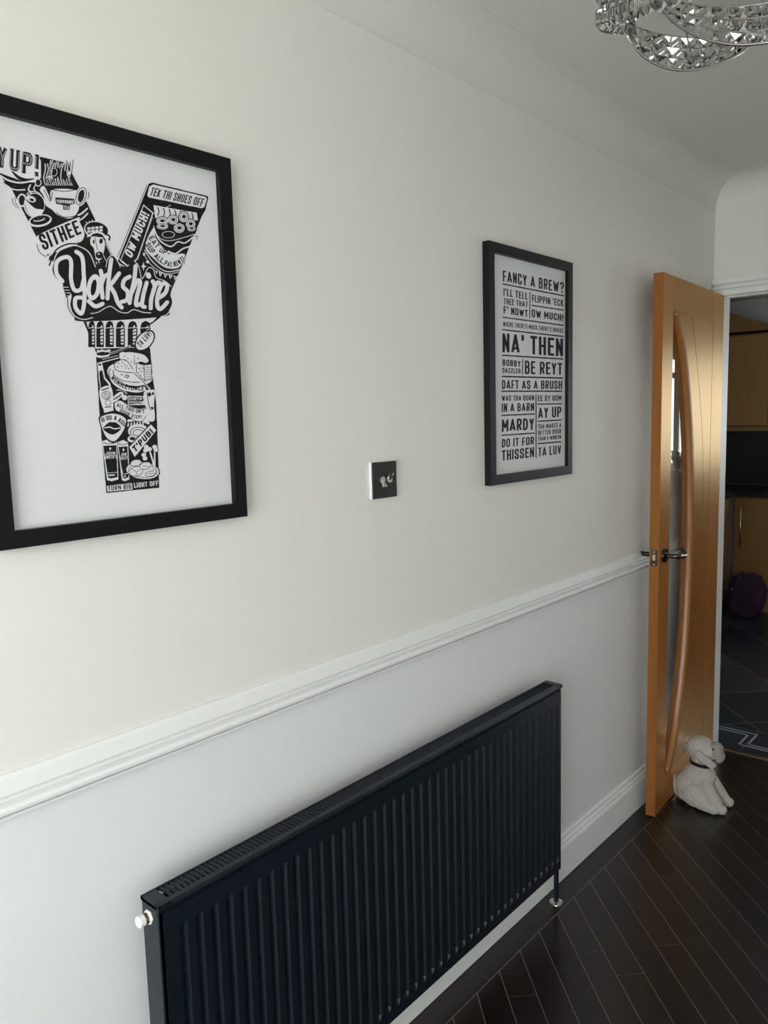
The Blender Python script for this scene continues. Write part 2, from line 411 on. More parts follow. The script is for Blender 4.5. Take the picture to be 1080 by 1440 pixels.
door = obj('door_1', ring_prism(bmesh.new(), [(.001, .001), (DW-.001, .001), (DW-.001, DH-.001), (.001, DH-.001)], hole, .0022, TH-.0022), 'oak')
door.location = (2.71, -.091, .005); door.rotation_euler = (0, 0, DROT)
tag(door, 'oak door with a bowed glass panel standing open against the wall', kind='structure')
for y0, y1 in ((0, .0024), (TH-.0024, TH)):
    obj('stile', newbox(0, GL, y0, y1, 0, DH, .0006, 1), 'oak', door)
    obj('stile', newbox(.6105, DW, y0, y1, 0, DH, .0006, 1), 'oak', door)
    obj('rail', newbox(GL, .6105, y0, y1, PZ1, DH, .0006, 1), 'oak', door)
    obj('rail', newbox(GL, .6105, y0, y1, 0, PZ0, .0006, 1), 'oak', door)
    g = .0021
    pa = [(glassR(z)+.01, z) for z in zs(PZ0+2*g, PZ1-2*g)]+[(grv(z)-g, z) for z in reversed(zs(PZ0+2*g, PZ1-2*g))]
    obj('panel', prism(bmesh.new(), pa, y0, y1, 'y'), 'oak', door)
    pb = [(grv(z)+g, z) for z in zs(PZ0+2*g, PZ1-2*g)]+[(.6105-2*g, PZ1-2*g), (.6105-2*g, PZ0+2*g)]
    obj('panel', prism(bmesh.new(), pb, y0, y1, 'y'), 'oak', door)
obj('lipping', newbox(-.0006, .0012, 0, TH, 0, DH), 'oak', door)
bp = [(0, .016), (0, -.001), (.006, -.0055), (.013, -.0055), (.0165, -.001), (.0195, -.001), (.023, -.004), (.031, -.004), (.036, 0), (.036, .006)]
for side in (0, 1):
    bm = bmesh.new(); rows = []
    for z in zs(PZ0+.005, PZ1-.005, 110):
        rows.append([bm.verts.new((glassR(z)+du, yy if side == 0 else TH-yy, z)) for du, yy in bp])
    for a, b in zip(rows, rows[1:]):
        for i in range(len(bp)-1): bm.faces.new((a[i], a[i+1], b[i+1], b[i]))
    bm.faces.new(rows[0]); bm.faces.new(rows[-1])
    obj('curved_bead', bm, 'oak_bead', door, True)
    obj('straight_bead', newbox(GL-.002, GL+.006, .001 if side == 0 else .023, .012 if side == 0 else TH-.001, PZ0+.006, PZ1-.006), 'oak_bead', door)
gp = [(GL-.001, PZ0+.003), (glassR(PZ0)+.002, PZ0+.003)]+[(glassR(z)+.003, z) for z in zs(PZ0+.02, PZ1-.02)]+[(glassR(PZ1)+.002, PZ1-.003), (GL-.001, PZ1-.003)]
obj('glass_pane', prism(bmesh.new(), gp, .0155, .0195, 'y'), 'door_glass', door)
HZ = .985
for s, yb in ((-1, 0), (1, TH)):
    h = obj('lever_handle', lathe(bmesh.new(), [(.026, yb), (.026, yb+s*.006), (.024, yb+s*.009), (.0, yb+s*.0092)], 24, (.050, 0, HZ), 'y'), 'black_nickel', door)
    pts = catmull([(.050, yb+s*.008, HZ), (.050, yb+s*.035, HZ), (.054, yb+s*.046, HZ), (.068, yb+s*.052, HZ-.002), (.110, yb+s*.052, HZ-.008), (.135, yb+s*.050, HZ-.006), (.152, yb+s*.040, HZ+.001), (.168, yb+s*.028, HZ+.008)], k=5)
    obj('lever', tube(bmesh.new(), pts, .0092, 12), 'black_nickel', h, True)
lp = obj('latch_plate', newbox(-.0025, -.0005, .006, .029, HZ-.034, HZ+.026, .0008, 1), 'black_nickel', door)
obj('latch_bolt', newbox(-.007, -.001, .0115, .0225, HZ-.012, HZ+.010, .001, 1), 'brass', lp)
for dz in (-.027, .019): obj('screw', lathe(bmesh.new(), [(.0032, -.0024), (.0028, -.0035), (0, -.0036)], 10, (0, .0175, HZ+dz), 'x'), 'chrome', lp)
for z in (.25, 1.0, 1.72): obj('hinge', newbox(DW-.001, DW+.003, .004, .030, z, z+.09), 'chrome', door)

# ------------------------------------------------------------------ radiator
RX0, RX1, RZ0, RZ1, RF, RB = .636, 1.986, .147, .726, -.101, -.043
rad = empty('radiator', ((RX0+RX1)/2, (RF+RB)/2, 0))
tag(rad, 'dark anthracite ribbed panel radiator fixed under the dado rail', 'radiator')
ro = Vector(rad.location)
def robj(name, bm, m, parent=None, smooth=False):
    bmesh.ops.translate(bm, verts=bm.verts, vec=-ro); return obj(name, bm, m, parent or rad, smooth)
def ribs(yf, d, z0, z1, x0, x1):
    bm = bmesh.new(); pitch = .03205; xs = [(x0, 0)]
    x = x0+.014
    while x+pitch < x1-.004:
        xs += [(x, 0), (x+.0150, 0), (x+.0190, 1), (x+.0235, 1), (x+.0260, 1), (x+.0310, 0)]; x += pitch
    xs += [(x1, 0)]
    cols = []
    for xx, k in xs:
        y = yf if not k else yf+d
        cols.append([bm.verts.new((xx, yf+.004*(1 if d > 0 else -1), z0)), bm.verts.new((xx, yf, z0+.004)), bm.verts.new((xx, yf, z0+.030)), bm.verts.new((xx, y, z0+.042)),
                     bm.verts.new((xx, y, z1-.047)), bm.verts.new((xx, yf, z1-.036)), bm.verts.new((xx, yf, z1-.004)), bm.verts.new((xx, yf+.006*(1 if d > 0 else -1), z1))])
    for a, b in zip(cols, cols[1:]):
        for i in range(7): bm.faces.new((a[i], b[i], b[i+1], a[i+1]))
    r = bmesh.ops.extrude_face_region(bm, geom=bm.faces[:])
    for v in [g for g in r['geom'] if isinstance(g, bmesh.types.BMVert)]: v.co.y += .0015*(1 if d > 0 else -1)
    return bm
robj('front_panel', ribs(RF+.003, .0075, RZ0, RZ1-.014, RX0+.007, RX1-.004), 'radiator_paint')
robj('back_panel', ribs(RB-.003, -.003, RZ0, RZ1-.014, RX0+.008, RX1-.006), 'radiator_paint')
# side covers: shallow folded plates
for xa, xb in ((RX0, RX0+.004), (RX1-.003, RX1+.001)):
    robj('side_panel', newbox(xa, xb, RF+.007, RB-.002, RZ0+.01, RZ1-.003, .0015, 1), 'radiator_paint')
# top grille: rim plus bars
def yarc(y, z): return (y, z)
fr = [(RF+.0005, RZ1-.011), (RF, RZ1-.006), (RF+.004, RZ1-.001), (RF+.015, RZ1), (RF+.015, RZ1-.002), (RF+.005, RZ1-.003), (RF+.003, RZ1-.011)]
g = robj('top_grille', prism(bmesh.new(), fr, RX0, RX1, 'x'), 'radiator_paint')
robj('grille_rail', prism(bmesh.new(), [(RB, RZ1-.010), (RB, RZ1-.003), (RB-.004, RZ1), (RB-.007, RZ1), (RB-.007, RZ1-.003), (RB-.003, RZ1-.010)], RX0, RX1, 'x'), 'radiator_paint')
endp = [(RB, RZ1-.010), (RB, RZ1-.003), (RB-.005, RZ1), (RF+.014, RZ1), (RF+.004, RZ1-.001), (RF, RZ1-.006), (RF, RZ1-.010)]
for xa, xb in ((RX0, RX0+.024), (RX1-.024, RX1)): robj('end_cap', prism(bmesh.new(), endp, xa, xb, 'x'), 'radiator_paint')
bm = bmesh.new()
for t in range(6):
    y0 = RB-.006+(RF+.014-RB+.006)*t/6; y1 = RB-.006+(RF+.014-RB+.006)*(t+1)/6
    q = lambda yy: .0035*sin(pi*(yy-RB)/(RF-RB))
    for a, b in ((0, 1),):
        v = []
        for (yy) in (y0, y1):
            for dx, dz in ((-.0024+q(yy), -.0030), (.0022+q(yy), -.0002), (.0022+q(yy), -.0028), (-.0024+q(yy), -.0056)):
                v.append(bm.verts.new((dx, yy, dz)))
        for i in range(4): bm.faces.new((v[i], v[(i+1) % 4], v[4+(i+1) % 4], v[4+i]))
        if t == 0: bm.faces.new(v[:4])
        if t == 5: bm.faces.new(v[4:])
bmesh.ops.remove_doubles(bm, verts=bm.verts, dist=1e-6); bmesh.ops.recalc_face_normals(bm, faces=bm.faces)
bmesh.ops.translate(bm, verts=bm.verts, vec=(0, -ro.y, 0))
bar_me = bpy.data.meshes.new('grille_bar'); bm.to_mesh(bar_me); bm.free(); bar_me.materials.append(MATS['radiator_paint'])
nb = int((RX1-RX0-.056)/.01022)
for i in range(nb):
    o = bpy.data.objects.new('grille_bar', bar_me); COL.objects.link(o); o.parent = rad
    o.location = (RX0+.031+i*.01022-ro.x, 0, RZ1-ro.z)
robj('convector', newbox(RX0+.012, RX1-.012, RB-.028, RB-.026, RZ0+.02, RZ1-.03), 'radiator_paint')
# air vent plug on the left end, lockshield valves and pipes
v = robj('air_vent', lathe(bmesh.new(), [(.0125, RX0+.002), (.0125, RX0-.002), (.0115, RX0-.003), (.0115, RX0-.0045)], 6, (0, -.0665, RZ1-.031), 'x'), 'plug_white')
tag(v, 'white air vent plug with brass collar')
robj('collar_ring', lathe(bmesh.new(), [(.0095, RX0-.0045), (.0095, RX0-.011), (.0085, RX0-.011)], 20, (0, -.0665, RZ1-.031), 'x'), 'brass', v).location = -Vector((0, 0, 0))
robj('plug_cap', lathe(bmesh.new(), [(.0098, RX0-.011), (.0098, RX0-.020), (.0085, RX0-.0215), (.004, RX0-.0215), (.0035, RX0-.019)], 20, (0, -.0665, RZ1-.031), 'x'), 'plug_white', v)
for sx, xe in ((-1, RX0), (1, RX1)):
    xv = xe+sx*.040; yv = -.058; zv = RZ0+.028
    bm = bmesh.new(); cyl(bm, (xe-sx*.004, yv, zv), (xv, yv, zv), .009, 12)
    lathe(bm, [(.011, zv-.02), (.012, zv-.012), (.012, zv+.012), (.008, zv+.018), (.008, zv+.022)], 14, (xv, yv, 0))
    lathe(bm, [(.0135, 0), (.0135, .012)], 6, (xv, yv, zv-.034))
    va = robj('valve', bm, 'valve_black')
    robj('valve_cap', lathe(bmesh.new(), [(.012, zv+.020), (.013, zv+.024), (.012, zv+.046), (.006, zv+.049)], 14, (xv, yv, 0)), 'valve_black', va)
    robj('pipe', cyl(bmesh.new(), (xv, yv, .0005), (xv, yv, zv-.02), .0078, 14), 'radiator_paint')
    robj('pipe_collar', lathe(bmesh.new(), [(.021, .0005), (.020, .004), (.009, .008)], 20, (xv, yv, 0)), 'chrome')

# ------------------------------------------------------------------ light switch
sw = empty('light_switch', (1.325, 0, 1.374)); tag(sw, 'black double toggle light switch on the white wall', 'switch')
sb = .0412
obj('surround', newbox(-sb-.001, sb+.001, -.0075, 0, -sb-.001, sb+.001, .002, 2), 'white_plastic', sw)
obj('face_plate', newbox(-sb, sb, -.0115, -.0075, -sb, sb, .0015, 2), 'appliance', sw)
for dx, d in ((-.011, -1), (.013, 1)):
    bm = bmesh.new(); lathe(bm, [(.009, -.0115), (.009, -.0145), (.0065, -.0155)], 18, (dx, 0, 0), 'y')
    t = obj('toggle', bm, 'chrome', sw)
    bm = bmesh.new()
    a = Vector((dx, -.014, 0)); b = Vector((dx, -.0205, d*.0155)); ax = (b-a)
    rows = []
    for k in range(5):
        s = k/4; c = a+ax*s; wx = .0036+.0050*s; wz = .0036-.0006*s
        n = Vector((0, ax.z, -ax.y)).normalized()
        rows.append([bm.verts.new(c+Vector((wx*cos(q), 0, 0))+n*wz*sin(q)) for q in [2*pi*j/12 for j in range(12)]])
    for p, q in zip(rows, rows[1:]):
        for j in range(12): bm.faces.new((p[j], p[(j+1) % 12], q[(j+1) % 12], q[j]))
    bm.faces.new(rows[0]); bm.faces.new(rows[-1])
    obj('toggle_lever', bm, 'chrome', t)
for dx in (-.0302, .0302): obj('screw', lathe(bmesh.new(), [(.003, -.0115), (.0027, -.0122), (0, -.0123)], 12, (dx, 0, 0), 'y'), 'appliance', sw)

# ------------------------------------------------------------------ framed prints
def picture(x0, x1, z0, z1, label, bw=.0262, fy=-.021):
    """x0..z1 is the visible opening"""
    cx = (x0+x1)/2; t = empty('framed_print', (cx, 0, z0-bw)); tag(t, label, 'framed print')
    o = Vector(t.location)
    a = [(x0-bw, z0-bw), (x1+bw, z0-bw), (x1+bw, z1+bw), (x0-bw, z1+bw)]; i = [(x0, z0), (x1, z0), (x1, z1), (x0, z1)]
    for k in range(4):
        q = [a[k], a[(k+1) % 4], i[(k+1) % 4], i[k]]
        bm = prism(bmesh.new(), q, fy, -.001, 'y'); bmesh.ops.translate(bm, verts=bm.verts, vec=-o)
        bmesh.ops.recalc_face_normals(bm, faces=bm.faces)
        obj('frame_rail', bm, 'frame_black', t)
    bm = newbox(x0-.004, x1+.004, -.0095, -.0085, z0-.004, z1+.004); bmesh.ops.translate(bm, verts=bm.verts, vec=-o)
    pr = obj('print', bm, 'paper', t)
    bm = newbox(x0-.003, x1+.003, -.0150, -.0130, z0-.003, z1+.003); bmesh.ops.translate(bm, verts=bm.verts, vec=-o)
    obj('glazing', bm, 'acrylic', t)
    return t, pr
PY = -.0096
def pp(px, py):
    """photo pixel -> point on the print's plane"""
    D = fw+rt*((px-540)/FPX)+up*((720-py)/FPX); s = (PY-CAM.y)/D.y
    return (CAM.x+D.x*s, CAM.z+D.z*s)
CELL = .00042
class Ink:
    """collects flat shapes and prints them as one layer of ink cells on the paper, later layers over earlier ones"""
    def __init__(s, x0, x1, z0, z1):
        s.b = (x0, x1, z0, z1); s.n = (int((x1-x0)/CELL), int((z1-z0)/CELL)); s.q = []
    def add(s, pts, faces, layer, mi, dil=0):
        P = [pp(*p) for p in pts]; P = [((p[0]-s.b[0])/CELL, (p[1]-s.b[2])/CELL) for p in P]
        s.q.append((layer, len(s.q), mi, dil, [[P[i] for i in f] for f in faces]))
    def build(s, parent, root):
        nx_, nz_ = s.n; img = np.full((nz_, nx_), 1, np.int8)
        for L, k, mi, dil, polys in sorted(s.q, key=lambda t: (t[0], t[1])):
            tgt = img if not dil else np.zeros((nz_, nx_), np.int8)
            for P in polys:
                tris = [P] if len(P) in (3, 10) else [[P[0], P[1], P[2]], [P[0], P[2], P[3]]] if len(P) == 4 else [[P[i] for i in t] for t in tessellate_polygon([[Vector((a, b, 0)) for a, b in P]])]
                for T in tris:
                    xs = [p[0] for p in T]; ys = [p[1] for p in T]
                    a0, a1 = max(0, int(min(xs)-.5)), min(nx_-1, int(max(xs)+.5)); b0, b1 = max(0, int(min(ys)-.5)), min(nz_-1, int(max(ys)+.5))
                    if a1 < a0 or b1 < b0: continue
                    ar = sum(T[i][0]*T[(i+1) % len(T)][1]-T[(i+1) % len(T)][0]*T[i][1] for i in range(len(T)))
                    if abs(ar) < 1e-9: continue
                    sg = 1 if ar > 0 else -1
                    gx = np.arange(a0, a1+1)[None, :]+.5; gy = np.arange(b0, b1+1)[:, None]+.5; mk = np.ones((b1-b0+1, a1-a0+1), bool)
                    for i in range(len(T)):
                        p, q = T[i], T[(i+1) % len(T)]
                        mk &= sg*((q[0]-p[0])*(gy-p[1])-(q[1]-p[1])*(gx-p[0])) >= -1e-6
                    tgt[b0:b1+1, a0:a1+1][mk] = 1 if dil else mi
            if dil:
                rr, cc = np.nonzero(tgt)
                if not len(rr): continue
                b0, b1, a0, a1 = max(0, rr.min()-dil), rr.max()+dil+1, max(0, cc.min()-dil), cc.max()+dil+1
                sub = tgt[b0:b1, a0:a1] > 0; o_ = sub.copy()
                for d in range(1, dil+1):
                    o_[:, d:] |= sub[:, :-d]; o_[:, :-d] |= sub[:, d:]
                sub = o_.copy(); dv = max(1, int(dil*.7))
                for d in range(1, dv+1):
                    o_[d:, :] |= sub[:-d, :]; o_[:-d, :] |= sub[d:, :]
                img[b0:b1, a0:a1][o_] = mi
        V = []; F = []; MI = []; o = Vector(root.location); open_ = {}
        def emit(a, b, r0_, r1_, mi):
            k = len(V)
            for x, z in ((a, r0_), (b, r0_), (b, r1_), (a, r1_)): V.append((s.b[0]+x*CELL-o.x, PY-.0001-o.y, s.b[2]+z*CELL-o.z))
            F.append((k, k+1, k+2, k+3)); MI.append(0 if mi == 0 else 1)
        for r in range(nz_+1):
            runs = {}
            if r < nz_:
                row = img[r]; ch_ = np.flatnonzero(np.diff(row))+1; st = [0]+ch_.tolist(); en = ch_.tolist()+[nx_]
                for a, b in zip(st, en):
                    if row[a] != 1: runs[(a, b, int(row[a]))] = r
            for k in list(open_):
                if k in runs: runs[k] = open_[k]
                else: emit(k[0], k[1], open_[k], r, k[2])
            open_ = runs
        me = bpy.data.meshes.new('printed_ink'); me.from_pydata(V, [], F)
        for k in ('ink', 'ink_grey'): me.materials.append(MATS[k])
        me.polygons.foreach_set('material_index', MI); me.update()
        ob = bpy.data.objects.new('printed_ink', me); COL.objects.link(ob); ob.parent = parent
        return ob
K, W_, GY = 0, 1, 2
class Zoom:
    """drawing helper whose coordinates are those of an enlarged part of the print"""
    def __init__(s, ink, ox, oy, sc): s.i, s.ox, s.oy, s.sc = ink, ox, oy, sc
    def P(s, p): return (s.ox+p[0]/s.sc, s.oy+p[1]/s.sc)
    def poly(s, pts, L, m, smooth=False):
        if smooth: pts = [(p.x, p.y) for p in catmull([(a, b, 0) for a, b in pts], True, 6)]
        s.i.add([s.P(p) for p in pts], tessellate_polygon([[Vector((p[0], p[1], 0)) for p in pts]]), L, m)
    def ell(s, cx, cy, rx, ry, L, m, rot=0, n=24):
        c, q = cos(radians(rot)), sin(radians(rot))
        s.poly([(cx+rx*cos(t)*c-ry*sin(t)*q, cy+rx*cos(t)*q+ry*sin(t)*c) for t in [2*pi*k/n for k in range(n)]], L, m)
    def ring(s, cx, cy, rx, ry, wd, L, m, rot=0, a0=0, a1=360):
        c, q = cos(radians(rot)), sin(radians(rot)); n = 24
        s.line([(cx+rx*cos(t)*c-ry*sin(t)*q, cy+rx*cos(t)*q+ry*sin(t)*c) for t in [radians(a0+(a1-a0)*k/n) for k in range(n+1)]], wd, L, m, False)
    def line(s, pts, wd, L, m, smooth=True, taper=False):
        if smooth and len(pts) > 2: pts = [(p.x, p.y) for p in catmull([(a, b, 0) for a, b in pts], False, 6)]
        n = len(pts); ws = [wd*(1 if not taper else max(.12, sin(pi*(.08+.84*i/(n-1))))) for i in range(n)]
        for i in range(n-1):
            a, b = Vector(pts[i]), Vector(pts[i+1]); d = b-a
            if d.length < 1e-6: continue
            d.normalize(); q = Vector((-d.y, d.x))
            w0, w1 = q*ws[i]/2, q*ws[i+1]/2
            s.i.add([s.P(a+w0), s.P(b+w1), s.P(b-w1), s.P(a-w0)], [(0, 1, 2, 3)], L, m)
        for i in range(n):
            r = ws[i]/2; p = pts[i]
            s.i.add([s.P((p[0]+r*cos(t), p[1]+r*sin(t))) for t in [2*pi*k/10 for k in range(10)]], [tuple(range(10))], L, m)
    def word(s, t, W, H, bold):
        """block capitals as convex pieces in a W x H box (photo pixels, y up)"""
        ws = [LW.get(c, 1.0) for c in t]; gap = .24
        tot = sum(ws)+gap*(len(t)-1); k = W/tot; x = 0; out = []
        for c, lw in zip(t, ws):
            w = lw*k; th = min((.185 if H/s.sc < 8.5 and bold > 0 else .25 if bold >= .045 else .20 if bold > 0 else .07)*H, .37*k); a = th/2
            for st in LETTERS.get(c, ()):
                q = [(x+(a+px_*(w-2*a) if w > 2*a else w/2), a+py_*(H-2*a)) for px_, py_ in st]; n = len(q)
                for e in range(n-1):
                    (x0, y0), (x1, y1) = q[e], q[e+1]; d = math.hypot(x1-x0, y1-y0) or 1e-6; ux_, uy_ = (x1-x0)/d, (y1-y0)/d
                    e0 = a if e == 0 else 0; e1 = a if e == n-2 else 0
                    if st[0] == st[-1]: e0 = e1 = 0
                    if abs(ux_) > .05 and abs(uy_) > .05: e0 = e1 = a*.3 if (e0 or e1) else 0
                    p0 = (x0-ux_*e0, y0-uy_*e0); p1 = (x1+ux_*e1, y1+uy_*e1); nx_, ny_ = -uy_*a, ux_*a
                    out.append([(p0[0]+nx_, p0[1]+ny_), (p1[0]+nx_, p1[1]+ny_), (p1[0]-nx_, p1[1]-ny_), (p0[0]-nx_, p0[1]-ny_)])
                for e in range(0 if st[0] == st[-1] else 1, n-1):
                    out.append([(q[e][0]+a*cos(2*pi*g/10), q[e][1]+a*sin(2*pi*g/10)) for g in range(10)])
            x += w+gap*k
        return out
    def put(s, polys, fn, L, m):
        pts = []; fs = []
        for P in polys:
            fs.append(tuple(range(len(pts), len(pts)+len(P)))); pts += [fn(*p) for p in P]
        s.i.add(pts, fs, L, m)
    def text(s, t, tl, tr, br, bl, L, m, bold=.03):
        W = math.dist(bl, br); H = math.dist(bl, tl)
        def fn(x, y):
            u, q = x/W, y/H
            a = (bl[0]+(br[0]-bl[0])*u, bl[1]+(br[1]-bl[1])*u); b = (tl[0]+(tr[0]-tl[0])*u, tl[1]+(tr[1]-tl[1])*u)
            return s.P((a[0]+(b[0]-a[0])*q, a[1]+(b[1]-a[1])*q))
        s.put(s.word(t.upper(), W, H, bold), fn, L, m)
    def arc(s, t, base, h, L, m, bold=.03):
        c = [(p.x, p.y) for p in catmull([(a, b, 0) for a, b in base], False, 10)]; d = [0]
        for a, b in zip(c, c[1:]): d.append(d[-1]+math.hypot(b[0]-a[0], b[1]-a[1]))
        def fn(x, y):
            i = 0
            while i < len(d)-2 and d[i+1] < x: i += 1
            t_ = (x-d[i])/max(1e-6, d[i+1]-d[i]); a, b = c[i], c[i+1]
            nx_, ny_ = (b[1]-a[1]), -(b[0]-a[0]); n_ = math.hypot(nx_, ny_) or 1
            return s.P((a[0]+(b[0]-a[0])*t_+nx_/n_*y, a[1]+(b[1]-a[1])*t_+ny_/n_*y))
        s.put(s.word(t, d[-1], h, bold), fn, L, m)
_C = [(1, .74), (1, .86), (.78, 1), (.22, 1), (0, .86), (0, .14), (.22, 0), (.78, 0), (1, .14)]
_P = [(0, 0), (0, 1), (.75, 1), (1, .87), (1, .60), (.75, .46), (0, .46)]
LETTERS = {'A': [[(0, 0), (.5, 1), (1, 0)], [(.2, .22), (.8, .22)]], 'B': [[(0, 0), (0, 1), (.7, 1), (.95, .88), (.95, .66), (.7, .53), (0, .53)], [(.7, .53), (1, .40), (1, .13), (.75, 0), (0, 0)]],
 'C': [_C+[(1, .26)]], 'D': [[(0, 0), (0, 1), (.6, 1), (1, .82), (1, .18), (.6, 0), (0, 0)]], 'E': [[(1, 1), (0, 1), (0, 0), (1, 0)], [(0, .52), (.85, .52)]], 'F': [[(1, 1), (0, 1), (0, 0)], [(0, .48), (.85, .48)]],
 'G': [_C+[(1, .46), (.58, .46)]], 'H': [[(0, 0), (0, 1)], [(1, 0), (1, 1)], [(0, .5), (1, .5)]], 'I': [[(.5, 0), (.5, 1)]], 'J': [[(1, 1), (1, .14), (.78, 0), (.22, 0), (0, .14), (0, .28)]],
 'K': [[(0, 0), (0, 1)], [(1, 1), (0, .40)], [(.32, .58), (1, 0)]], 'L': [[(0, 1), (0, 0), (1, 0)]], 'M': [[(0, 0), (0, 1), (.5, .30), (1, 1), (1, 0)]], 'N': [[(0, 0), (0, 1), (1, 0), (1, 1)]],
 'O': [[(.22, 0), (0, .14), (0, .86), (.22, 1), (.78, 1), (1, .86), (1, .14), (.78, 0), (.22, 0)]], 'P': [_P], 'R': [_P, [(.5, .46), (1, 0)]],
 'S': [[(1, .76), (1, .87), (.78, 1), (.22, 1), (0, .87), (0, .67), (.2, .55), (.8, .45), (1, .33), (1, .13), (.78, 0), (.22, 0), (0, .13), (0, .24)]], 'T': [[(0, 1), (1, 1)], [(.5, 1), (.5, 0)]],
 'U': [[(0, 1), (0, .14), (.22, 0), (.78, 0), (1, .14), (1, 1)]], 'V': [[(0, 1), (.5, 0), (1, 1)]], 'W': [[(0, 1), (.25, 0), (.5, .82), (.75, 0), (1, 1)]], 'X': [[(0, 0), (1, 1)], [(0, 1), (1, 0)]],
 'Y': [[(0, 1), (.5, .46), (1, 1)], [(.5, .46), (.5, 0)]], 'Z': [[(0, 1), (1, 1), (0, 0), (1, 0)]], "'": [[(.5, 1), (.5, .80)]], '!': [[(.5, 1), (.5, .42)], [(.5, .0), (.5, .02)]],
 '?': [[(0, .80), (0, .87), (.22, 1), (.78, 1), (1, .87), (1, .66), (.5, .46), (.5, .36)], [(.5, 0), (.5, .02)]], ',': [[(.5, .03), (.5, -.12)]], '-': [[(.1, .42), (.9, .42)]]}
LW = {'I': .34, 'M': 1.30, 'W': 1.45, ' ': .42, "'": .34, '!': .36, ',': .34, 'T': .95, 'L': .85, 'E': .88, 'F': .85, 'A': 1.18, 'V': 1.05, 'O': 1.05, '-': .6}

# ---- first print: the letter Y filled with drawings
t1, pr1 = picture(.4885, .8935, 1.3630, 1.9545, 'large black framed print of a letter Y filled with drawings, left of the light switch')
I = Ink(.486, .896, 1.360, 1.957)
A = Zoom(I, 0, 180, 6.0); B = Zoom(I, 150, 240, 6.0); C = Zoom(I, 60, 340, 5.4); D = Zoom(I, 100, 480, 6.2609)
# left arm
A.poly([(-60, 240), (0, 300), (330, 240), (560, 295), (700, 560), (940, 1060), (1010, 1130), (820, 1330), (560, 1250), (400, 1080), (300, 905), (100, 520), (-20, 380)], 0, K)
A.poly([(-140, 100), (60, 165), (200, 190), (300, 215), (345, 250), (345, 420), (300, 460), (200, 455), (100, 415), (-20, 370), (-160, 330)], 1, W_)
A.text('EYUP!', (-118, 120), (328, 228), (322, 412), (-128, 300), 2, K, .055)
A.text('EYUP!', (-108, 130), (318, 242), (313, 398), (-118, 290), 3, GY, .0)
A.line([(-120, 330), (0, 372), (120, 415), (230, 420), (290, 400)], 13, 2, W_)
A.line([(100, 365), (160, 420), (220, 440), (285, 430)], 30, 2, K, taper=True)
A.line([(-10, 395), (80, 445), (180, 462), (290, 440)], 14, 3, W_)
A.line([(30, 455), (110, 492), (200, 500), (280, 465)], 30, 3, K, taper=True)
A.line([(20, 480), (120, 520), (210, 520)], 10, 3, W_)
A.poly([(330, 245), (440, 265), (380, 300), (340, 270)], 3, K)
A.ell(322, 462, 28, 32, 4, W_); A.ell(322, 460, 20, 26, 5, K)
# cup and saucer
A.ring(185, 610, 34, 50, 14, 2, W_); A.ell(290, 650, 90, 105, 2, W_); A.ell(292, 650, 82, 97, 3, K)
A.poly([(212, 610), (250, 640), (300, 680), (360, 690), (345, 725), (300, 748), (255, 735), (222, 690)], 4, W_, True)
A.ell(262, 600, 42, 26, 4, W_, 20); A.ell(268, 606, 20, 11, 5, K, 20); A.line([(225, 560), (260, 535), (320, 545), (355, 580)], 8, 4, W_)
A.ell(338, 782, 100, 52, 4, W_, -10); A.ell(338, 778, 84, 38, 5, K, -10); A.ell(330, 772, 50, 16, 6, W_, -10); A.ell(328, 768, 44, 11, 7, K, -10)
for a in ((105, 590, 140, 670), (125, 580, 165, 685)): A.line([(a[0], a[1]), (a[0]+5, a[1]+45), (a[2], a[3])], 5, 1, K)
A.line([(255, 480), (240, 520), (262, 545)], 12, 4, W_); A.line([(300, 480), (285, 510), (300, 535)], 9, 4, W_)
# tea pot with steam
for k in range(15):
    x = 385+k*16; A.line([(x, 480), (x-14+5*sin(k*2.1), 420), (x+10*sin(k*1.3), 350), (x+6-10*cos(k), 285+22*sin(k*1.7))], 13, 2, W_)
    A.line([(x+4, 482), (x-9+5*sin(k*2.1), 420), (x+5+10*sin(k*1.3), 350), (x+10-10*cos(k), 290+22*sin(k*1.7))], 6, 3, K)
A.ell(470, 380, 32, 48, 4, K, 20); A.ell(545, 400, 22, 40, 4, K); A.ell(420, 420, 24, 16, 4, W_); A.ell(580, 390, 16, 28, 4, W_)
A.ring(455, 372, 26, 34, 5, 5, W_); A.ring(585, 430, 18, 30, 5, 5, K); A.ring(415, 445, 28, 22, 5, 5, K)
A.poly([(335, 520), (370, 490), (408, 560), (430, 610), (440, 520), (640, 525), (668, 600), (662, 690), (620, 750), (560, 762), (480, 730), (440, 690), (385, 650), (365, 570)], 4, W_, True)
A.line([(372, 520), (405, 590), (428, 615), (442, 540)], 6, 5, K); A.line([(440, 520), (540, 535), (640, 520)], 6, 5, K); A.line([(470, 712), (540, 752), (640, 742)], 6, 5, K)
A.ring(684, 575, 40, 75, 26, 4, W_, 18); A.ring(684, 575, 40, 75, 6, 5, K, 18); A.ell(684, 572, 24, 52, 5, K, 18)
A.poly([(465, 585), (625, 597), (632, 640), (590, 648), (585, 690), (535, 690), (530, 650), (472, 640)], 5, K)
A.text('YORKSHIRE', (474, 603), (622, 612), (622, 640), (478, 632), 6, W_, .02); A.text('TEA', (536, 655), (584, 656), (582, 684), (538, 684), 6, W_, .02)
A.line([(745, 540), (750, 570), (740, 600)], 6, 1, K); A.line([(735, 680), (690, 720), (660, 735)], 14, 3, W_); A.line([(740, 720), (700, 760), (650, 790)], 12, 3, W_)
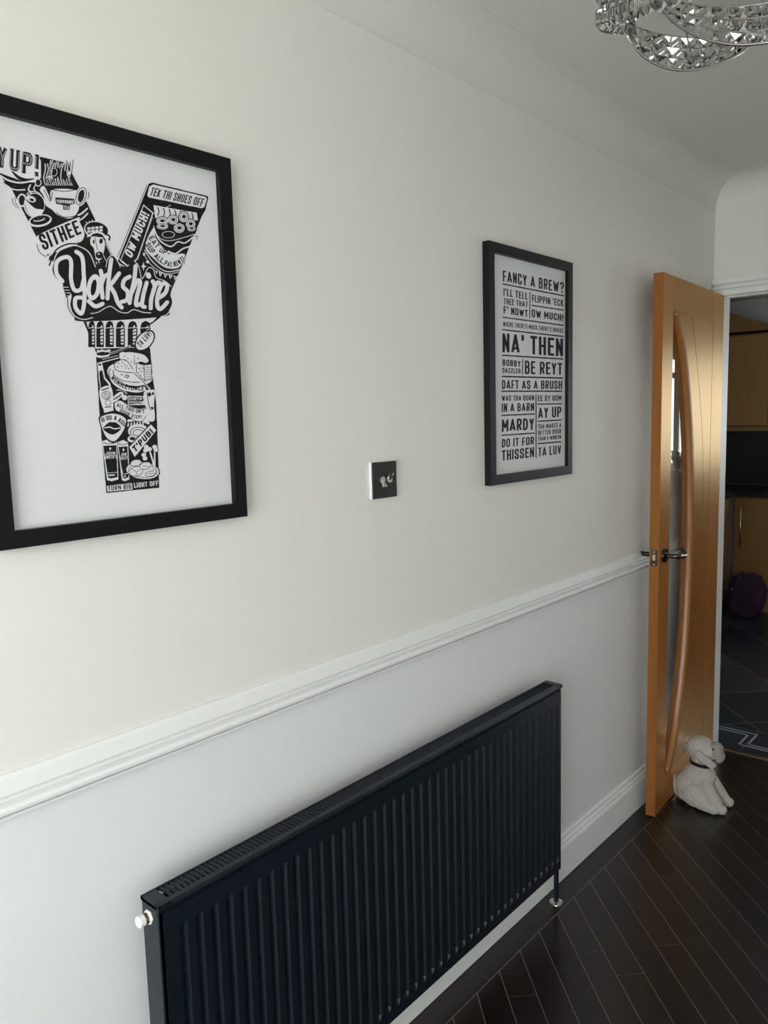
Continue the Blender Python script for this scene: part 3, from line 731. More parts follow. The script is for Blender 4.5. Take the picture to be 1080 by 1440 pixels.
# SITHEE
A.poly([(300, 920), (640, 762), (670, 790), (712, 905), (640, 985), (380, 1070), (330, 1010)], 2, W_, True)
A.text('SITHEE', (318, 905), (645, 775), (690, 890), (368, 1035), 3, K, .06)
for a in ((640, 975, 700, 960), (620, 1000, 720, 985)): A.line([(a[0], a[1]), (a[2], a[3])], 7, 3, K)
A.line([(310, 980), (335, 1050), (390, 1085)], 6, 2, K); A.line([(390, 1100), (470, 1040), (590, 1010), (650, 1030)], 13, 4, W_); A.line([(415, 1110), (490, 1060), (590, 1040), (640, 1060)], 14, 5, K)
# hound with flat cap
A.ell(815, 860, 108, 74, 2, W_, 12); A.ell(815, 858, 98, 64, 3, K, 12)
for i in range(4):
    for j in range(2): A.poly([(735+i*34, 838+j*26-i*3), (762+i*34, 836+j*26-i*3), (764+i*34, 856+j*26-i*3), (738+i*34, 858+j*26-i*3)], 4, W_)
A.line([(740, 915), (800, 880), (860, 890), (900, 930)], 16, 4, W_); A.line([(745, 935), (800, 902), (855, 912), (890, 945)], 8, 5, K)
A.line([(890, 890), (925, 915), (920, 945)], 14, 3, K); A.line([(905, 885), (935, 915), (932, 955)], 6, 2, W_)
A.poly([(765, 930), (800, 915), (870, 935), (885, 985), (872, 1060), (850, 1110), (810, 1105), (795, 1040), (765, 985)], 5, W_, True)
A.line([(800, 920), (812, 985), (825, 1030)], 5, 6, K); A.ell(852, 955, 15, 22, 6, K, 10); A.ell(790, 960, 8, 18, 6, K); A.ell(838, 1072, 32, 30, 6, K); A.ell(832, 1062, 10, 7, 7, W_)
A.poly([(765, 985), (790, 1010), (800, 1060), (775, 1030)], 6, K); A.line([(830, 1120), (850, 1160), (870, 1130)], 8, 5, W_); A.line([(810, 1130), (840, 1185), (885, 1185)], 8, 5, W_)
for k in range(4): A.line([(725+k*26, 790-k*7), (735+k*25, 806-k*6)], 6, 2, W_)
A.line([(890, 975), (940, 1075)], 6, 3, W_); A.line([(870, 1070), (895, 1120)], 6, 5, W_)
# right arm
B.poly([(355, 110), (385, 100), (855, 215), (835, 330), (805, 380), (730, 560), (640, 790), (550, 1000), (300, 900), (90, 770)], 0, K)
B.line([(350, 112), (98, 735)], 5, 2, W_, False); B.line([(340, 120), (92, 728)], 5, 2, K, False)
B.line([(100, 740), (190, 800), (260, 780)], 6, 2, W_)
B.poly([(350, 125), (390, 108), (840, 212), (858, 232), (835, 318), (810, 335), (345, 240), (330, 215)], 3, K)
B.poly([(358, 135), (392, 116), (832, 220), (846, 238), (824, 306), (802, 318), (352, 224), (342, 206)], 4, W_)
B.text('TEK THI SHOES OFF', (384, 140), (826, 238), (806, 305), (362, 208), 5, K, .05)
B.poly([(310, 285), (395, 355), (265, 745), (180, 815), (112, 760)], 2, W_); B.poly([(312, 298), (384, 358), (258, 738), (180, 800), (122, 752)], 3, K)
B.text('OW MUCH!', (150, 695), (292, 335), (362, 372), (210, 742), 4, W_, .045)
for k in range(22): B.ell(386-k*6, 395+k*16, 4, 5, 4, W_)
for k in range(6): B.line([(400, 360), (400+60*cos(-.9+k*.32)+120*cos(-.6+k*.3), 360+120*sin(-.6+k*.3))], 6, 2, W_)
B.poly([(395, 290), (560, 320), (760, 355), (770, 420), (560, 400), (410, 400)], 2, W_)
for k in range(7): B.line([(430+k*48, 310+k*8), (440+k*48, 345+k*8), (430+k*48, 380+k*8)], 9, 3, K)
B.poly([(392, 450), (430, 430), (600, 470), (765, 490), (745, 540), (600, 580), (480, 590), (420, 540)], 4, K)
B.line([(395, 465), (430, 550), (500, 590), (600, 578), (745, 535)], 6, 5, W_)
for cx, cy, rx, ry in ((468, 425, 50, 34), (470, 470, 48, 26), (560, 415, 44, 38), (650, 390, 40, 44), (708, 450, 40, 40), (612, 485, 46, 40), (716, 490, 34, 22)):
    B.ell(cx, cy, rx+7, ry+7, 5, K); B.ell(cx, cy, rx, ry, 6, W_); B.ell(cx+2, cy-2, rx*.42, ry*.36, 7, K); B.ring(cx, cy, rx*.72, ry*.7, 4, 7, K)
B.ell(520, 540, 55, 30, 6, W_); B.ell(520, 540, 49, 25, 7, K)
B.line([(400, 500), (450, 590), (540, 640), (600, 600), (660, 610), (730, 560)], 12, 5, W_); B.line([(520, 680), (580, 700), (640, 660), (700, 640)], 12, 5, W_)
B.poly([(395, 480), (325, 640), (400, 745), (500, 820), (610, 815), (660, 720), (640, 700), (560, 705), (480, 655), (410, 560)], 4, W_, True)
B.arc('EAT UP-', [(352, 570), (400, 640), (450, 690), (525, 722)], 46, 5, K, .045)
B.arc('SUP ALL,', [(322, 628), (370, 700), (420, 752), (478, 790)], 48, 5, K, .045)
B.arc('PAY NOWT!', [(484, 798), (540, 814), (600, 802), (662, 758)], 46, 5, K, .03)
B.line([(320, 670), (390, 770), (500, 850), (630, 832)], 8, 4, W_); B.line([(310, 700), (380, 800), (500, 870), (620, 850)], 5, 3, W_)
for k in range(5): B.poly([(395+k*42, 838+k*12), (432+k*42, 850+k*11), (408+k*42, 885+k*10)], 3, W_); B.ell(412+k*42, 856+k*11, 5, 6, 4, K)
B.poly([(310, 770), (318, 800), (338, 808), (318, 816), (310, 845), (302, 816), (288, 808), (302, 800)], 3, W_)
B.ell(345, 770, 14, 12, 3, W_); B.ell(315, 705, 10, 14, 3, W_)
B.line([(745, 560), (765, 550), (760, 585)], 5, 1, K); B.line([(655, 790), (660, 770)], 5, 1, K)
# centre: Yorkshire lettering
C.poly([(75, 190), (120, 80), (200, 40), (260, 40), (330, 80), (390, 170), (460, 150), (480, 190), (500, 120), (540, 110), (580, 170), (640, 190), (680, 150), (720, 160), (750, 260), (800, 190), (850, 220), (870, 270), (940, 295), (980, 340), (970, 410), (985, 450), (960, 520), (900, 570), (310, 605), (240, 560), (210, 480), (215, 400), (140, 310), (90, 260)], 6, K, True)
C.line([(70, 200), (110, 85), (190, 40), (260, 30), (350, 80), (400, 190)], 8, 7, W_); C.line([(50, 180), (95, 70), (180, 20), (250, 15)], 11, 5, K)
C.line([(215, 400), (205, 480), (240, 560), (310, 590), (380, 575)], 7, 7, W_); C.line([(980, 420), (985, 480), (950, 545), (900, 568)], 6, 7, W_); C.line([(190, 430), (195, 500), (235, 565), (280, 590)], 6, 5, K)
C.line([(365, 545), (420, 535), (510, 490), (580, 530), (640, 540), (690, 515), (760, 535), (820, 540)], 7, 8, W_)
C.line([(480, 190), (500, 120), (545, 110), (590, 190)], 6, 7, W_); C.line([(700, 150), (730, 190), (755, 280), (800, 200), (840, 210), (860, 270), (930, 300), (975, 340)], 6, 7, W_)
ws = 31
for st in ([(150, 300), (105, 240), (110, 150), (180, 115), (215, 150), (215, 280), (240, 365), (290, 360), (310, 290)], [(255, 75), (300, 120), (312, 260), (318, 400), (310, 500), (290, 545), (250, 500), (250, 430), (300, 425)],
           [(350, 450), (400, 490), (455, 470)],
           [(420, 300), (446, 285)],
           [(440, 220), (450, 270), (445, 330), (455, 425)], [(445, 330), (465, 270), (490, 250)],
           [(520, 135), (505, 250), (495, 370), (492, 430)], [(580, 240), (530, 310), (510, 330), (545, 390), (570, 460), (600, 500)],
           [(660, 265), (620, 290), (610, 340), (645, 380), (640, 440), (600, 455)],
           [(705, 185), (695, 290), (670, 400), (660, 465)], [(675, 390), (715, 300), (740, 310), (715, 420), (710, 480), (745, 470)],
           [(790, 310), (765, 400), (755, 480), (775, 495)], [(800, 250), (806, 262)],
           [(835, 300), (850, 340), (825, 430), (820, 505)], [(840, 370), (870, 310), (895, 320)],
           [(875, 430), (930, 390), (945, 330), (910, 320), (875, 400), (870, 480), (895, 510), (945, 460)]):
    C.line(st, ws if len(st) > 2 else 38, 9, W_)
C.ell(388, 345, 54, 100, 9, W_, 9); C.ell(387, 347, 21, 62, 10, K, 9)
C.poly([(150, 330), (190, 335), (210, 400), (180, 430)], 5, K)
for k in range(4): C.line([(155+k*10, 345+k*22), (195+k*8, 345+k*22)], 5, 6, W_)
# stem
D.poly([(105, -180), (690, -220), (610, -20), (695, 60), (705, 170), (720, 330), (735, 430), (750, 560), (757, 740), (770, 1100), (775, 1288), (310, 1335), (250, 650), (235, 380), (215, 90), (200, 40)], 0, K)
C.poly([(330, 608), (905, 566), (895, 590), (860, 690), (815, 800), (400, 812), (380, 730), (340, 640)], 1, W_); C.line([(310, 602), (905, 562)], 7, 2, K, False)
for k, cx in enumerate((372, 436, 508, 590, 682, 780)):
    wdt = 26+k*2.6; bot = 800 if k < 5 else 690
    C.poly([(cx-wdt, bot), (cx-wdt, 650), (cx-wdt*.7, 615), (cx, 600), (cx+wdt*.7, 612), (cx+wdt, 648), (cx+wdt, bot)], 2, K)
    C.poly([(cx+wdt*.1, 780 if k < 5 else 690), (cx+wdt*.05, 660), (cx+wdt*.3, 630), (cx+wdt*.75, 650), (cx+wdt*.75, 780 if k < 5 else 690)], 3, W_)
    for j in range(5): C.line([(cx+wdt*.1, 665+j*24), (cx+wdt*.65, 655+j*27)], 7 if j % 2 else 10, 4, K, False)
    C.line([(cx-wdt, 655), (cx+wdt, 650)], 5, 3, W_, False)
for k in range(4): C.line([(790+k*26, 640-k*18), (840+k*16, 610-k*12), (880+k*5, 560)], 9, 5, K)
C.ell(775, 750, 96, 62, 5, K, -48); C.ell(775, 750, 84, 52, 6, W_, -48); C.text('TA LUV!', (714, 768), (798, 674), (830, 706), (742, 806), 7, K, .05)
# pan, cheese
D.ell(280, 110, 70, 26, 3, W_, -4); D.ell(280, 108, 58, 17, 4, K, -4); D.line([(340, 108), (430, 80), (515, 42)], 18, 3, W_); D.line([(342, 108), (430, 82), (510, 46)], 10, 4, K)
for k in range(7): D.ell(235+k*17, 84+5*sin(k*2), 11, 9, 5, W_)
D.line([(220, 130), (260, 140), (330, 128)], 12, 3, W_); D.line([(270, 185), (420, 145)], 9, 2, W_, False); D.line([(275, 160), (410, 125)], 5, 2, W_, False)
D.poly([(425, 110), (470, 92), (560, 100), (640, 120), (680, 165), (660, 190), (600, 180), (560, 250), (500, 230), (440, 170)], 2, W_, True)
D.line([(470, 95), (560, 90), (650, 110), (690, 160)], 6, 3, K); D.line([(555, 120), (560, 235)], 5, 3, K, False)
D.ell(520, 290, 205, 105, 2, W_, 10); D.ell(520, 290, 190, 90, 3, W_, 10); D.ring(525, 300, 196, 92, 6, 4, K, 8, -10, 200)
D.poly([(380, 195), (430, 165), (490, 170), (545, 255), (520, 270), (400, 250)], 5, W_, True); D.line([(380, 200), (430, 165), (490, 172), (548, 258), (515, 275), (400, 255), (378, 200)], 6, 6, K)
D.line([(372, 250), (380, 300), (470, 350), (600, 360)], 6, 6, K)
for x, y in ((420, 195), (450, 185), (470, 205), (445, 220), (490, 215), (410, 225), (480, 235), (505, 240), (470, 130), (500, 150), (530, 180), (590, 150), (470, 165), (600, 240), (615, 265), (590, 280), (610, 300), (625, 235)): D.ell(x, y, 5, 6, 7, K)
D.poly([(575, 190), (640, 205), (705, 200), (705, 330), (650, 345), (575, 280)], 6, W_); D.line([(575, 190), (640, 210), (708, 200), (705, 335), (648, 348), (575, 285), (575, 190)], 6, 7, K, False); D.line([(640, 210), (648, 345)], 6, 7, K, False)
for k in range(6): D.line([(658, 230+k*20), (698, 226+k*20)], 4, 7, K, False)
D.ell(490, 308, 20, 14, 5, K); D.ell(488, 308, 12, 7, 6, W_); D.ell(445, 292, 8, 6, 5, K); D.line([(540, 255), (600, 320), (690, 415)], 16, 7, W_); D.line([(550, 275), (610, 335), (690, 410)], 6, 8, K)
D.poly([(335, 275), (372, 330), (450, 385), (560, 415), (640, 395), (650, 440), (560, 450), (430, 420), (350, 355)], 5, W_, True)
D.arc('WENSLEYDALE', [(345, 322), (400, 378), (500, 425), (640, 436)], 42, 6, K, .03)
D.line([(338, 280), (355, 360), (440, 425), (560, 455), (650, 440)], 5, 6, K)
# bottle
D.poly([(230, 190), (270, 180), (300, 320), (345, 370), (375, 610), (290, 630), (255, 420)], 1, W_); D.poly([(238, 200), (262, 195), (290, 330), (330, 378), (362, 600), (296, 612), (262, 420)], 2, K)
D.poly([(238, 210), (275, 215), (285, 250), (250, 262), (245, 350)], 3, W_); D.poly([(250, 430), (350, 400), (372, 560), (350, 605), (285, 600)], 3, W_, True)
D.ring(310, 475, 38, 36, 5, 4, K); D.ring(312, 478, 22, 22, 4, 4, K); D.line([(285, 445), (340, 505)], 4, 4, K, False); D.ring(325, 540, 26, 24, 4, 4, K); D.line([(300, 580), (350, 575)], 8, 4, K, False); D.line([(270, 430), (330, 410)], 10, 4, K, False)
# banner, signs
D.poly([(355, 505), (430, 445), (460, 470), (380, 535)], 4, W_, True); D.line([(376, 514), (388, 500), (398, 502), (410, 485), (420, 488), (438, 468)], 9, 5, K); D.ell(470, 495, 24, 24, 3, W_); D.line([(400, 430), (450, 430), (490, 460)], 8, 3, W_)
D.poly([(498, 478), (640, 482), (650, 560), (500, 562)], 3, W_); D.poly([(504, 486), (634, 490), (642, 552), (506, 554)], 4, K)
D.text("CHUFFIN'", (510, 492), (630, 495), (632, 518), (511, 517), 5, W_, .03); D.text('FROZEN!', (511, 525), (634, 527), (636, 550), (512, 549), 5, W_, .03)
D.poly([(385, 540), (440, 520), (520, 570), (600, 590), (665, 590), (660, 660), (620, 700), (560, 695), (480, 640), (400, 610)], 5, W_, True)
D.arc("ALL THIS ON'T", [(396, 575), (470, 598), (560, 628), (646, 632)], 34, 6, K, .035); D.arc('DOOR STEP!', [(424, 622), (490, 652), (560, 680), (622, 682)], 32, 6, K, .035)
D.line([(390, 540), (440, 522), (520, 575), (600, 592), (665, 588)], 5, 6, K); D.line([(400, 612), (470, 650), (560, 698), (625, 702), (660, 655)], 5, 6, K)
D.poly([(645, 440), (700, 425), (735, 440), (730, 560), (735, 690), (680, 705), (640, 690), (665, 620), (640, 520)], 3, W_, True); D.ell(690, 468, 16, 18, 5, K); D.ell(720, 460, 10, 14, 5, K); D.line([(668, 450), (680, 540), (700, 600), (725, 590)], 6, 5, K); D.line([(655, 520), (620, 540), (660, 552)], 9, 4, W_); D.ell(712, 585, 12, 8, 5, K)
D.poly([(250, 660), (370, 625), (480, 665), (490, 740), (440, 840), (370, 895), (300, 850), (255, 740)], 4, K, True); D.poly([(262, 668), (370, 636), (470, 672), (478, 740), (430, 832), (370, 880), (308, 840), (266, 740)], 5, W_, True)
D.arc('GI US A KISS', [(272, 715), (340, 692), (400, 700), (468, 755)], 40, 6, K, .035)
D.poly([(282, 765), (330, 715), (365, 712), (395, 715), (440, 760), (410, 800), (365, 820), (320, 805)], 6, K, True); D.line([(295, 762), (340, 755), (380, 770), (432, 762)], 10, 7, W_)
for k in range(6): D.line([(505+k*26, 725-4*k), (500+k*26, 745)], 12, 2, W_)
D.ell(590, 790, 90, 62, 2, W_); D.ring(590, 800, 70, 44, 6, 3, K); D.ring(590, 805, 45, 28, 6, 3, K); D.ell(540, 860, 44, 30, 3, W_); D.ell(540, 856, 26, 15, 4, K); D.line([(500, 700), (600, 690), (680, 720)], 22, 2, W_)
D.poly([(500, 930), (702, 718), (762, 782), (560, 1034)], 4, K); D.poly([(512, 932), (702, 732), (750, 783), (560, 1018)], 5, W_); D.text("T'PUB!", (534, 934), (694, 764), (728, 802), (566, 982), 6, K, .06)
# cans, dinner plate
for x0, x1, y0 in ((272, 408, 880), (408, 505, 890)):
    c = (x0+x1)/2; d = 12 if x0 < 300 else 6
    D.poly([(x0, y0), (c, y0-22), (x1-6, y0), (x1-2, y0+30), (x1+8, 1215), (c+18, 1232), (x0+32+d, 1222), (x0+6, y0+60)], 3, W_); D.poly([(x0+10, y0+40), (x1-10, y0+34), (x1, 1195), (c+16, 1208), (x0+42+d, 1202)], 4, K)
    D.line([(x0+8, y0+12), (c, y0+22), (x1-10, y0+8)], 6, 4, K); D.ell(c+4, y0+65, 8, 12, 5, W_)
    D.text('JOHN', (x0+28, y0+92), (x1-18, y0+90), (x1-16, y0+118), (x0+32, y0+120), 5, W_, .03); D.text("SMITH'S", (x0+18, y0+124), (x1-4, y0+120), (x1-2, y0+150), (x0+24, y0+156), 5, W_, .03)
    D.line([(x0+45, y0+280), (x1-8, y0+274)], 5, 5, W_, False); D.line([(x0+60, y0+300), (x1-28, y0+296)], 12, 5, W_, False); D.line([(x0+22, y0+170), (x0+45, y0+270)], 5, 5, W_, False)
D.ell(630, 1140, 155, 82, 4, K, 6); D.ell(630, 1138, 145, 74, 5, W_, 6); D.ring(630, 1138, 126, 60, 4, 6, K, 6)
for cx, cy, rx, ry in ((570, 1070, 46, 26), (570, 1145, 58, 40), (655, 1095, 48, 30), (700, 1165, 46, 20)): D.ell(cx, cy, rx+5, ry+5, 6, K, -12); D.ell(cx, cy, rx, ry, 7, W_, -12)
D.line([(530, 1120), (575, 1150), (620, 1120)], 4, 8, K, False); D.line([(575, 1150), (575, 1185)], 4, 8, K, False); D.line([(630, 1095), (690, 1105)], 4, 8, K, False); D.line([(670, 1165), (740, 1160)], 12, 8, K, taper=True)
for pts in ([(740, 1150), (720, 1060), (690, 960)], [(735, 1150), (735, 1050), (735, 950)]): D.line(pts, 22, 6, K); D.line(pts, 14, 7, W_)
for cx, cy in ((660, 930), (690, 950), (655, 960), (735, 930), (745, 955), (640, 1000), (650, 1030)): D.ell(cx, cy, 26, 24, 7, K); D.ell(cx, cy, 21, 19, 8, W_)
D.poly([(700, 870), (735, 845), (750, 890), (720, 905)], 6, K)
D.poly([(303, 1262), (772, 1215), (776, 1288), (312, 1336)], 6, K); D.poly([(313, 1272), (536, 1248), (540, 1302), (320, 1324)], 7, W_)
D.text('TURN BIG', (322, 1275), (528, 1254), (532, 1296), (326, 1317), 8, K, .055); D.text('LIGHT OFF', (552, 1247), (764, 1226), (768, 1268), (556, 1290), 8, W_, .055)
I.build(pr1, t1)

# ---- second print: block lettering in two columns
t2, pr2 = picture(1.7680, 2.1665, 1.3520, 1.9345, 'black framed print of dialect sayings in block letters, right of the light switch')
J = Ink(1.765, 2.170, 1.349, 1.938); E = Zoom(J, 670, 320, 7.2); F = Zoom(J, 670, 490, 6.857)
bd = .075
E.text('FANCY A BREW?', (266, 432), (886, 556), (884, 664), (268, 544), 1, K, bd); E.line([(270, 572), (882, 690)], 13, 1, K, False)
E.text("I'LL TELL", (274, 612), (520, 662), (520, 732), (274, 690), 1, K, bd); E.text('THEE THAT', (274, 712), (520, 752), (520, 806), (274, 778), 1, K, bd); E.text("F' NOWT", (274, 792), (520, 836), (520, 906), (274, 868), 1, K, bd)
E.line([(541, 652), (539, 916)], 9, 1, K, False); E.text("FLIPPIN 'ECK", (562, 678), (880, 732), (880, 800), (562, 752), 1, K, bd); E.line([(562, 788), (880, 836)], 12, 1, K, False); E.text('OW MUCH!', (558, 826), (880, 880), (880, 948), (558, 906), 1, K, bd)
E.line([(268, 908), (878, 990)], 12, 1, K, False); E.text("WHERE THERE'S MUCK THERE'S BRASS", (268, 950), (878, 1024), (878, 1066), (268, 998), 1, K, .06); E.line([(264, 1034), (876, 1102)], 13, 1, K, False)
E.text("NA' THEN", (262, 1068), (876, 1126), (876, 1306), (262, 1262), 1, K, .085)
F.line([(250, 66), (830, 102)], 13, 1, K, False)
F.text('BOBBY', (250, 104), (426, 120), (426, 178), (250, 166), 1, K, bd); F.text('DAZZLER', (250, 186), (426, 196), (426, 242), (250, 236), 1, K, bd); F.line([(446, 106), (444, 250)], 9, 1, K, False); F.text('BE REYT', (466, 116), (828, 142), (828, 254), (466, 246), 1, K, .085)
F.line([(248, 270), (828, 286)], 14, 1, K, False); F.text('DAFT AS A BRUSH', (246, 304), (826, 312), (826, 392), (246, 392), 1, K, bd); F.line([(246, 412), (822, 412)], 13, 1, K, False)
F.text('WAS THA BORN', (244, 452), (556, 450), (556, 502), (244, 506), 1, K, bd); F.text('IN A BARN', (244, 530), (556, 524), (556, 602), (244, 614), 1, K, bd); F.line([(244, 646), (558, 632)], 12, 1, K, False)
F.text('MARDY', (246, 684), (556, 670), (556, 782), (244, 804), 1, K, .085); F.line([(244, 838), (558, 816)], 12, 1, K, False)
F.text('DO IT FOR', (246, 874), (556, 850), (556, 926), (244, 956), 1, K, bd); F.text('THISSEN', (244, 984), (556, 950), (556, 1046), (244, 1084), 1, K, .08)
F.line([(575, 446), (575, 1054)], 10, 1, K, False)
F.text('EE BY GUM', (592, 454), (820, 450), (820, 504), (592, 508), 1, K, bd); F.line([(592, 536), (820, 534)], 11, 1, K, False); F.text('AY UP', (594, 570), (818, 560), (818, 660), (594, 676), 1, K, .08); F.line([(596, 702), (816, 690)], 12, 1, K, False)
F.text('THA MAKES A', (594, 732), (818, 716), (818, 760), (594, 778), 1, K, bd); F.text('BETTER DOOR', (594, 792), (818, 774), (818, 818), (594, 838), 1, K, bd); F.text('THAN A WINDOW', (594, 852), (818, 832), (818, 870), (594, 892), 1, K, .06)
F.line([(594, 918), (816, 900)], 12, 1, K, False); F.text('TA LUV', (596, 956), (816, 930), (816, 1014), (596, 1044), 1, K, .08)
J.build(pr2, t2)

# ------------------------------------------------------------------ corduroy dog door stop
dog = empty('dog_door_stop', (2.915, -.197, 0)); tag(dog, 'grey corduroy dog shaped door stop sitting by the oak door', 'door stop')
dog.scale = (.90, .90, .90); dog.location.y += .020; dog.location.x += .012
DO = Vector((2.868, -.21, 0))
def blob(name, parts, ridge, parent=dog, m='cord', vox=.0021, amp=.0027, pitch=.0122):
    """union of ellipsoids / capsules (x offset, Y, Z world) -> remeshed cushion with corduroy ridges"""
    bm = bmesh.new()
    for p in parts:
        if len(p) == 6:                       # ellipsoid: x,y,z, rx,ry,rz
            r = bmesh.ops.create_icosphere(bm, subdivisions=4, radius=1)
            for v in r['verts']: v.co = Vector((p[0]+v.co.x*p[3], p[1]+v.co.y*p[4], p[2]+v.co.z*p[5]))
        else:                                 # capsule: a(3), b(3), ra, rb
            a, b, ra, rb = Vector(p[0:3]), Vector(p[3:6]), p[6], p[7]
            for i in range(9):
                t = i/8; c = a.lerp(b, t); rr = ra+(rb-ra)*t
                r = bmesh.ops.create_icosphere(bm, subdivisions=3, radius=rr)
                for v in r['verts']: v.co += c
    me = bpy.data.meshes.new('tmp'); bm.to_mesh(me); bm.free()
    o = bpy.data.objects.new('tmp', me); COL.objects.link(o)
    md = o.modifiers.new('r', 'REMESH'); md.mode = 'VOXEL'; md.voxel_size = vox
    sm = o.modifiers.new('s', 'SMOOTH'); sm.iterations = 8; sm.factor = .6
    dg = bpy.context.evaluated_depsgraph_get(); me2 = bpy.data.meshes.new_from_object(o.evaluated_get(dg))
    bpy.data.objects.remove(o, do_unlink=True)
    bm = bmesh.new(); bm.from_mesh(me2); bm.normal_update()
    for v in bm.verts:
        if ridge: v.co = v.co+v.normal*amp*(abs(sin(pi*ridge(v.co)/pitch))**.8-.5)
    for v in bm.verts:
        v.co.y -= DO.y
        if v.co.z < .001: v.co.z = .001
    me3 = bpy.data.meshes.new(name); bm.to_mesh(me3); bm.free()
    for p in me3.polygons: p.use_smooth = True
    return link(name, me3, m, parent)
blob('body', [(0, -.180, .070, .062, .070, .072), (0, -.205, .120, .054, .062, .062), (0, -.217, .165, .040, .042, .032), (0, -.19, .03, .06, .075, .032), (0, -.235, .13, .045, .04, .05)], lambda c: c.y+.10*c.z+.15*c.x)
for s in (-1, 1):
    blob('front_leg', [(s*.034, -.250, .105, s*.040, -.298, .038, .025, .022), (s*.040, -.296, .024, s*.042, -.318, .022, .022, .020)], lambda c: c.y*.81-c.z*.58+.5*c.x)
    blob('hind_leg', [(s*.052, -.210, .054, .026, .056, .050), (s*.058, -.235, .034, s*.060, -.290, .024, .028, .022)], lambda c: c.y*.55-c.z*.80+.4*c.x)
blob('tail', [(0, -.118, .018, 0, -.106, .05, .013, .011), (0, -.106, .05, 0, -.101, .088, .011, .007)], lambda c: c.y, pitch=.009, amp=.0015)
hd = blob('head', [(0, -.212, .248, .052, .060, .053), (0, -.238, .242, .046, .046, .044), (0, -.215, .205, .040, .042, .030)], lambda c: c.y*.9+.35*(c.z-.24)+4*(c.z-.25)**2)
blob('muzzle', [(0, -.283, .252, .034, .022, .030), (0, -.290, .232, .033, .018, .026), (0, -.274, .272, .026, .022, .018)], lambda c: c.z, hd, 'cord_muzzle', pitch=.0115, amp=.0042)
blob('ear', [(-.052, -.225, .238, .010, .020, .020), (-.055, -.250, .224, .010, .027, .019), (-.054, -.272, .212, .009, .022, .017)], lambda c: c.y*.50-c.z*.86, hd, pitch=.0112, amp=.0040)
blob('ear', [(.02, -.168, .242, .030, .020, .016), (.026, -.152, .232, .028, .018, .015)], lambda c: c.z-.7*c.y, hd, pitch=.0112, amp=.0040)
for s in (-1, 1):
    obj('eye', lathe(bmesh.new(), [(.004, 0), (.0035, .003), (.0, .004)], 10, (s*.030, -.272-DO.y, .268), 'x'), 'collar', hd)
obj('nose', lathe(bmesh.new(), [(.008, 0), (.007, -.005), (0, -.007)], 12, (0, -.307-DO.y, .262), 'y'), 'collar', hd)
bm = bmesh.new()
ring = [((.0435*cos(a), .0455*sin(a)), a) for a in [2*pi*k/32 for k in range(32)]]
rows = []
for (px_, py_), a in ring:
    zc = .187-.10*py_*-1*.9
    rows.append([bm.verts.new((px_*q, py_*q-.217-DO.y, zc+dz)) for q, dz in ((1, -.006), (1.06, -.006), (1.06, .006), (1, .006))])
for i in range(32):
    a, b = rows[i], rows[(i+1) % 32]
    for j in range(4): bm.faces.new((a[j], b[j], b[(j+1) % 4], a[(j+1) % 4]))
obj('collar', bm, 'collar', dog)

# ------------------------------------------------------------------ crystal chandelier
CC = Vector((1.505, -.775, 0)); CT = 2.195
ch = empty('chandelier', (CC.x, CC.y, ZC)); tag(ch, 'crystal ceiling chandelier with prism ring and faceted swags', 'chandelier')
obj('ceiling_plate', lathe(bmesh.new(), [(.001, 0), (.285, 0), (.285, -.018), (.27, -.026), (.001, -.026)], 48), 'chrome', ch, True)
def torus(R, r, z, seg=64):
    return tube(bmesh.new(), [(R*cos(2*pi*k/seg), R*sin(2*pi*k/seg), z) for k in range(seg+1)], r, 8, False)
RING = [(80, 2.245), (88, 2.237), (105, 2.208), (120, 2.179), (135, 2.146), (150, 2.123), (165, 2.108), (180, 2.098), (230, 2.10), (300, 2.13), (330, 2.16)]
def rz(a):
    for (x, y), (x2, y2) in zip(RING, RING[1:]):
        if a <= x2: return y+(y2-y)*(a-x)/(x2-x)
    return RING[-1][1]
cpt = lambda R, a, z: (R*cos(radians(a)), R*sin(radians(a)), z-ZC)
obj('support_rail', tube(bmesh.new(), [cpt(.290, a, rz(a)+.056) for a in range(80, 331, 4)], .0032, 6), 'chrome', ch, True)
for R in (.25, .16): obj('support_ring', tube(bmesh.new(), [cpt(R, a, 2.33) for a in range(0, 361, 6)], .0035, 6), 'chrome', ch, True)
for k in range(4):
    a = 45+k*90; obj('support_rod', cyl(bmesh.new(), cpt(.25, a, ZC-.02), cpt(.25, a, 2.33), .004, 8), 'chrome', ch)
def prism_mesh(h, wd):
    bm = bmesh.new()
    n = 6; rows = []
    for z, s in ((0, .3), (-.008, 1), (-h+.010, 1), (-h, .35)):
        rows.append([bm.verts.new((wd*s*.62*cos(2*pi*j/n+pi/6), wd*s*.5*sin(2*pi*j/n+pi/6), z)) for j in range(n)])
    for p, q in zip(rows, rows[1:]):
        for j in range(n): bm.faces.new((p[j], p[(j+1) % n], q[(j+1) % n], q[j]))
    bm.faces.new(rows[0]); bm.faces.new(rows[-1]); bmesh.ops.recalc_face_normals(bm, faces=bm.faces)
    me = bpy.data.meshes.new('crystal_prism'); bm.to_mesh(me); bm.free(); me.materials.append(MATS['crystal']); return me
short, tall = prism_mesh(.040, .026), prism_mesh(.090, .026)
a = 82
while a < 330:
    for me, z in ((short, rz(a)+.040), (tall, rz(a)+.132), (short, rz(a)+.174)):
        o = bpy.data.objects.new('crystal_prism', me); COL.objects.link(o); o.parent = ch
        o.location = cpt(.295, a, z); o.rotation_euler = (0, 0, radians(a)+pi/2)
    a += 5.2
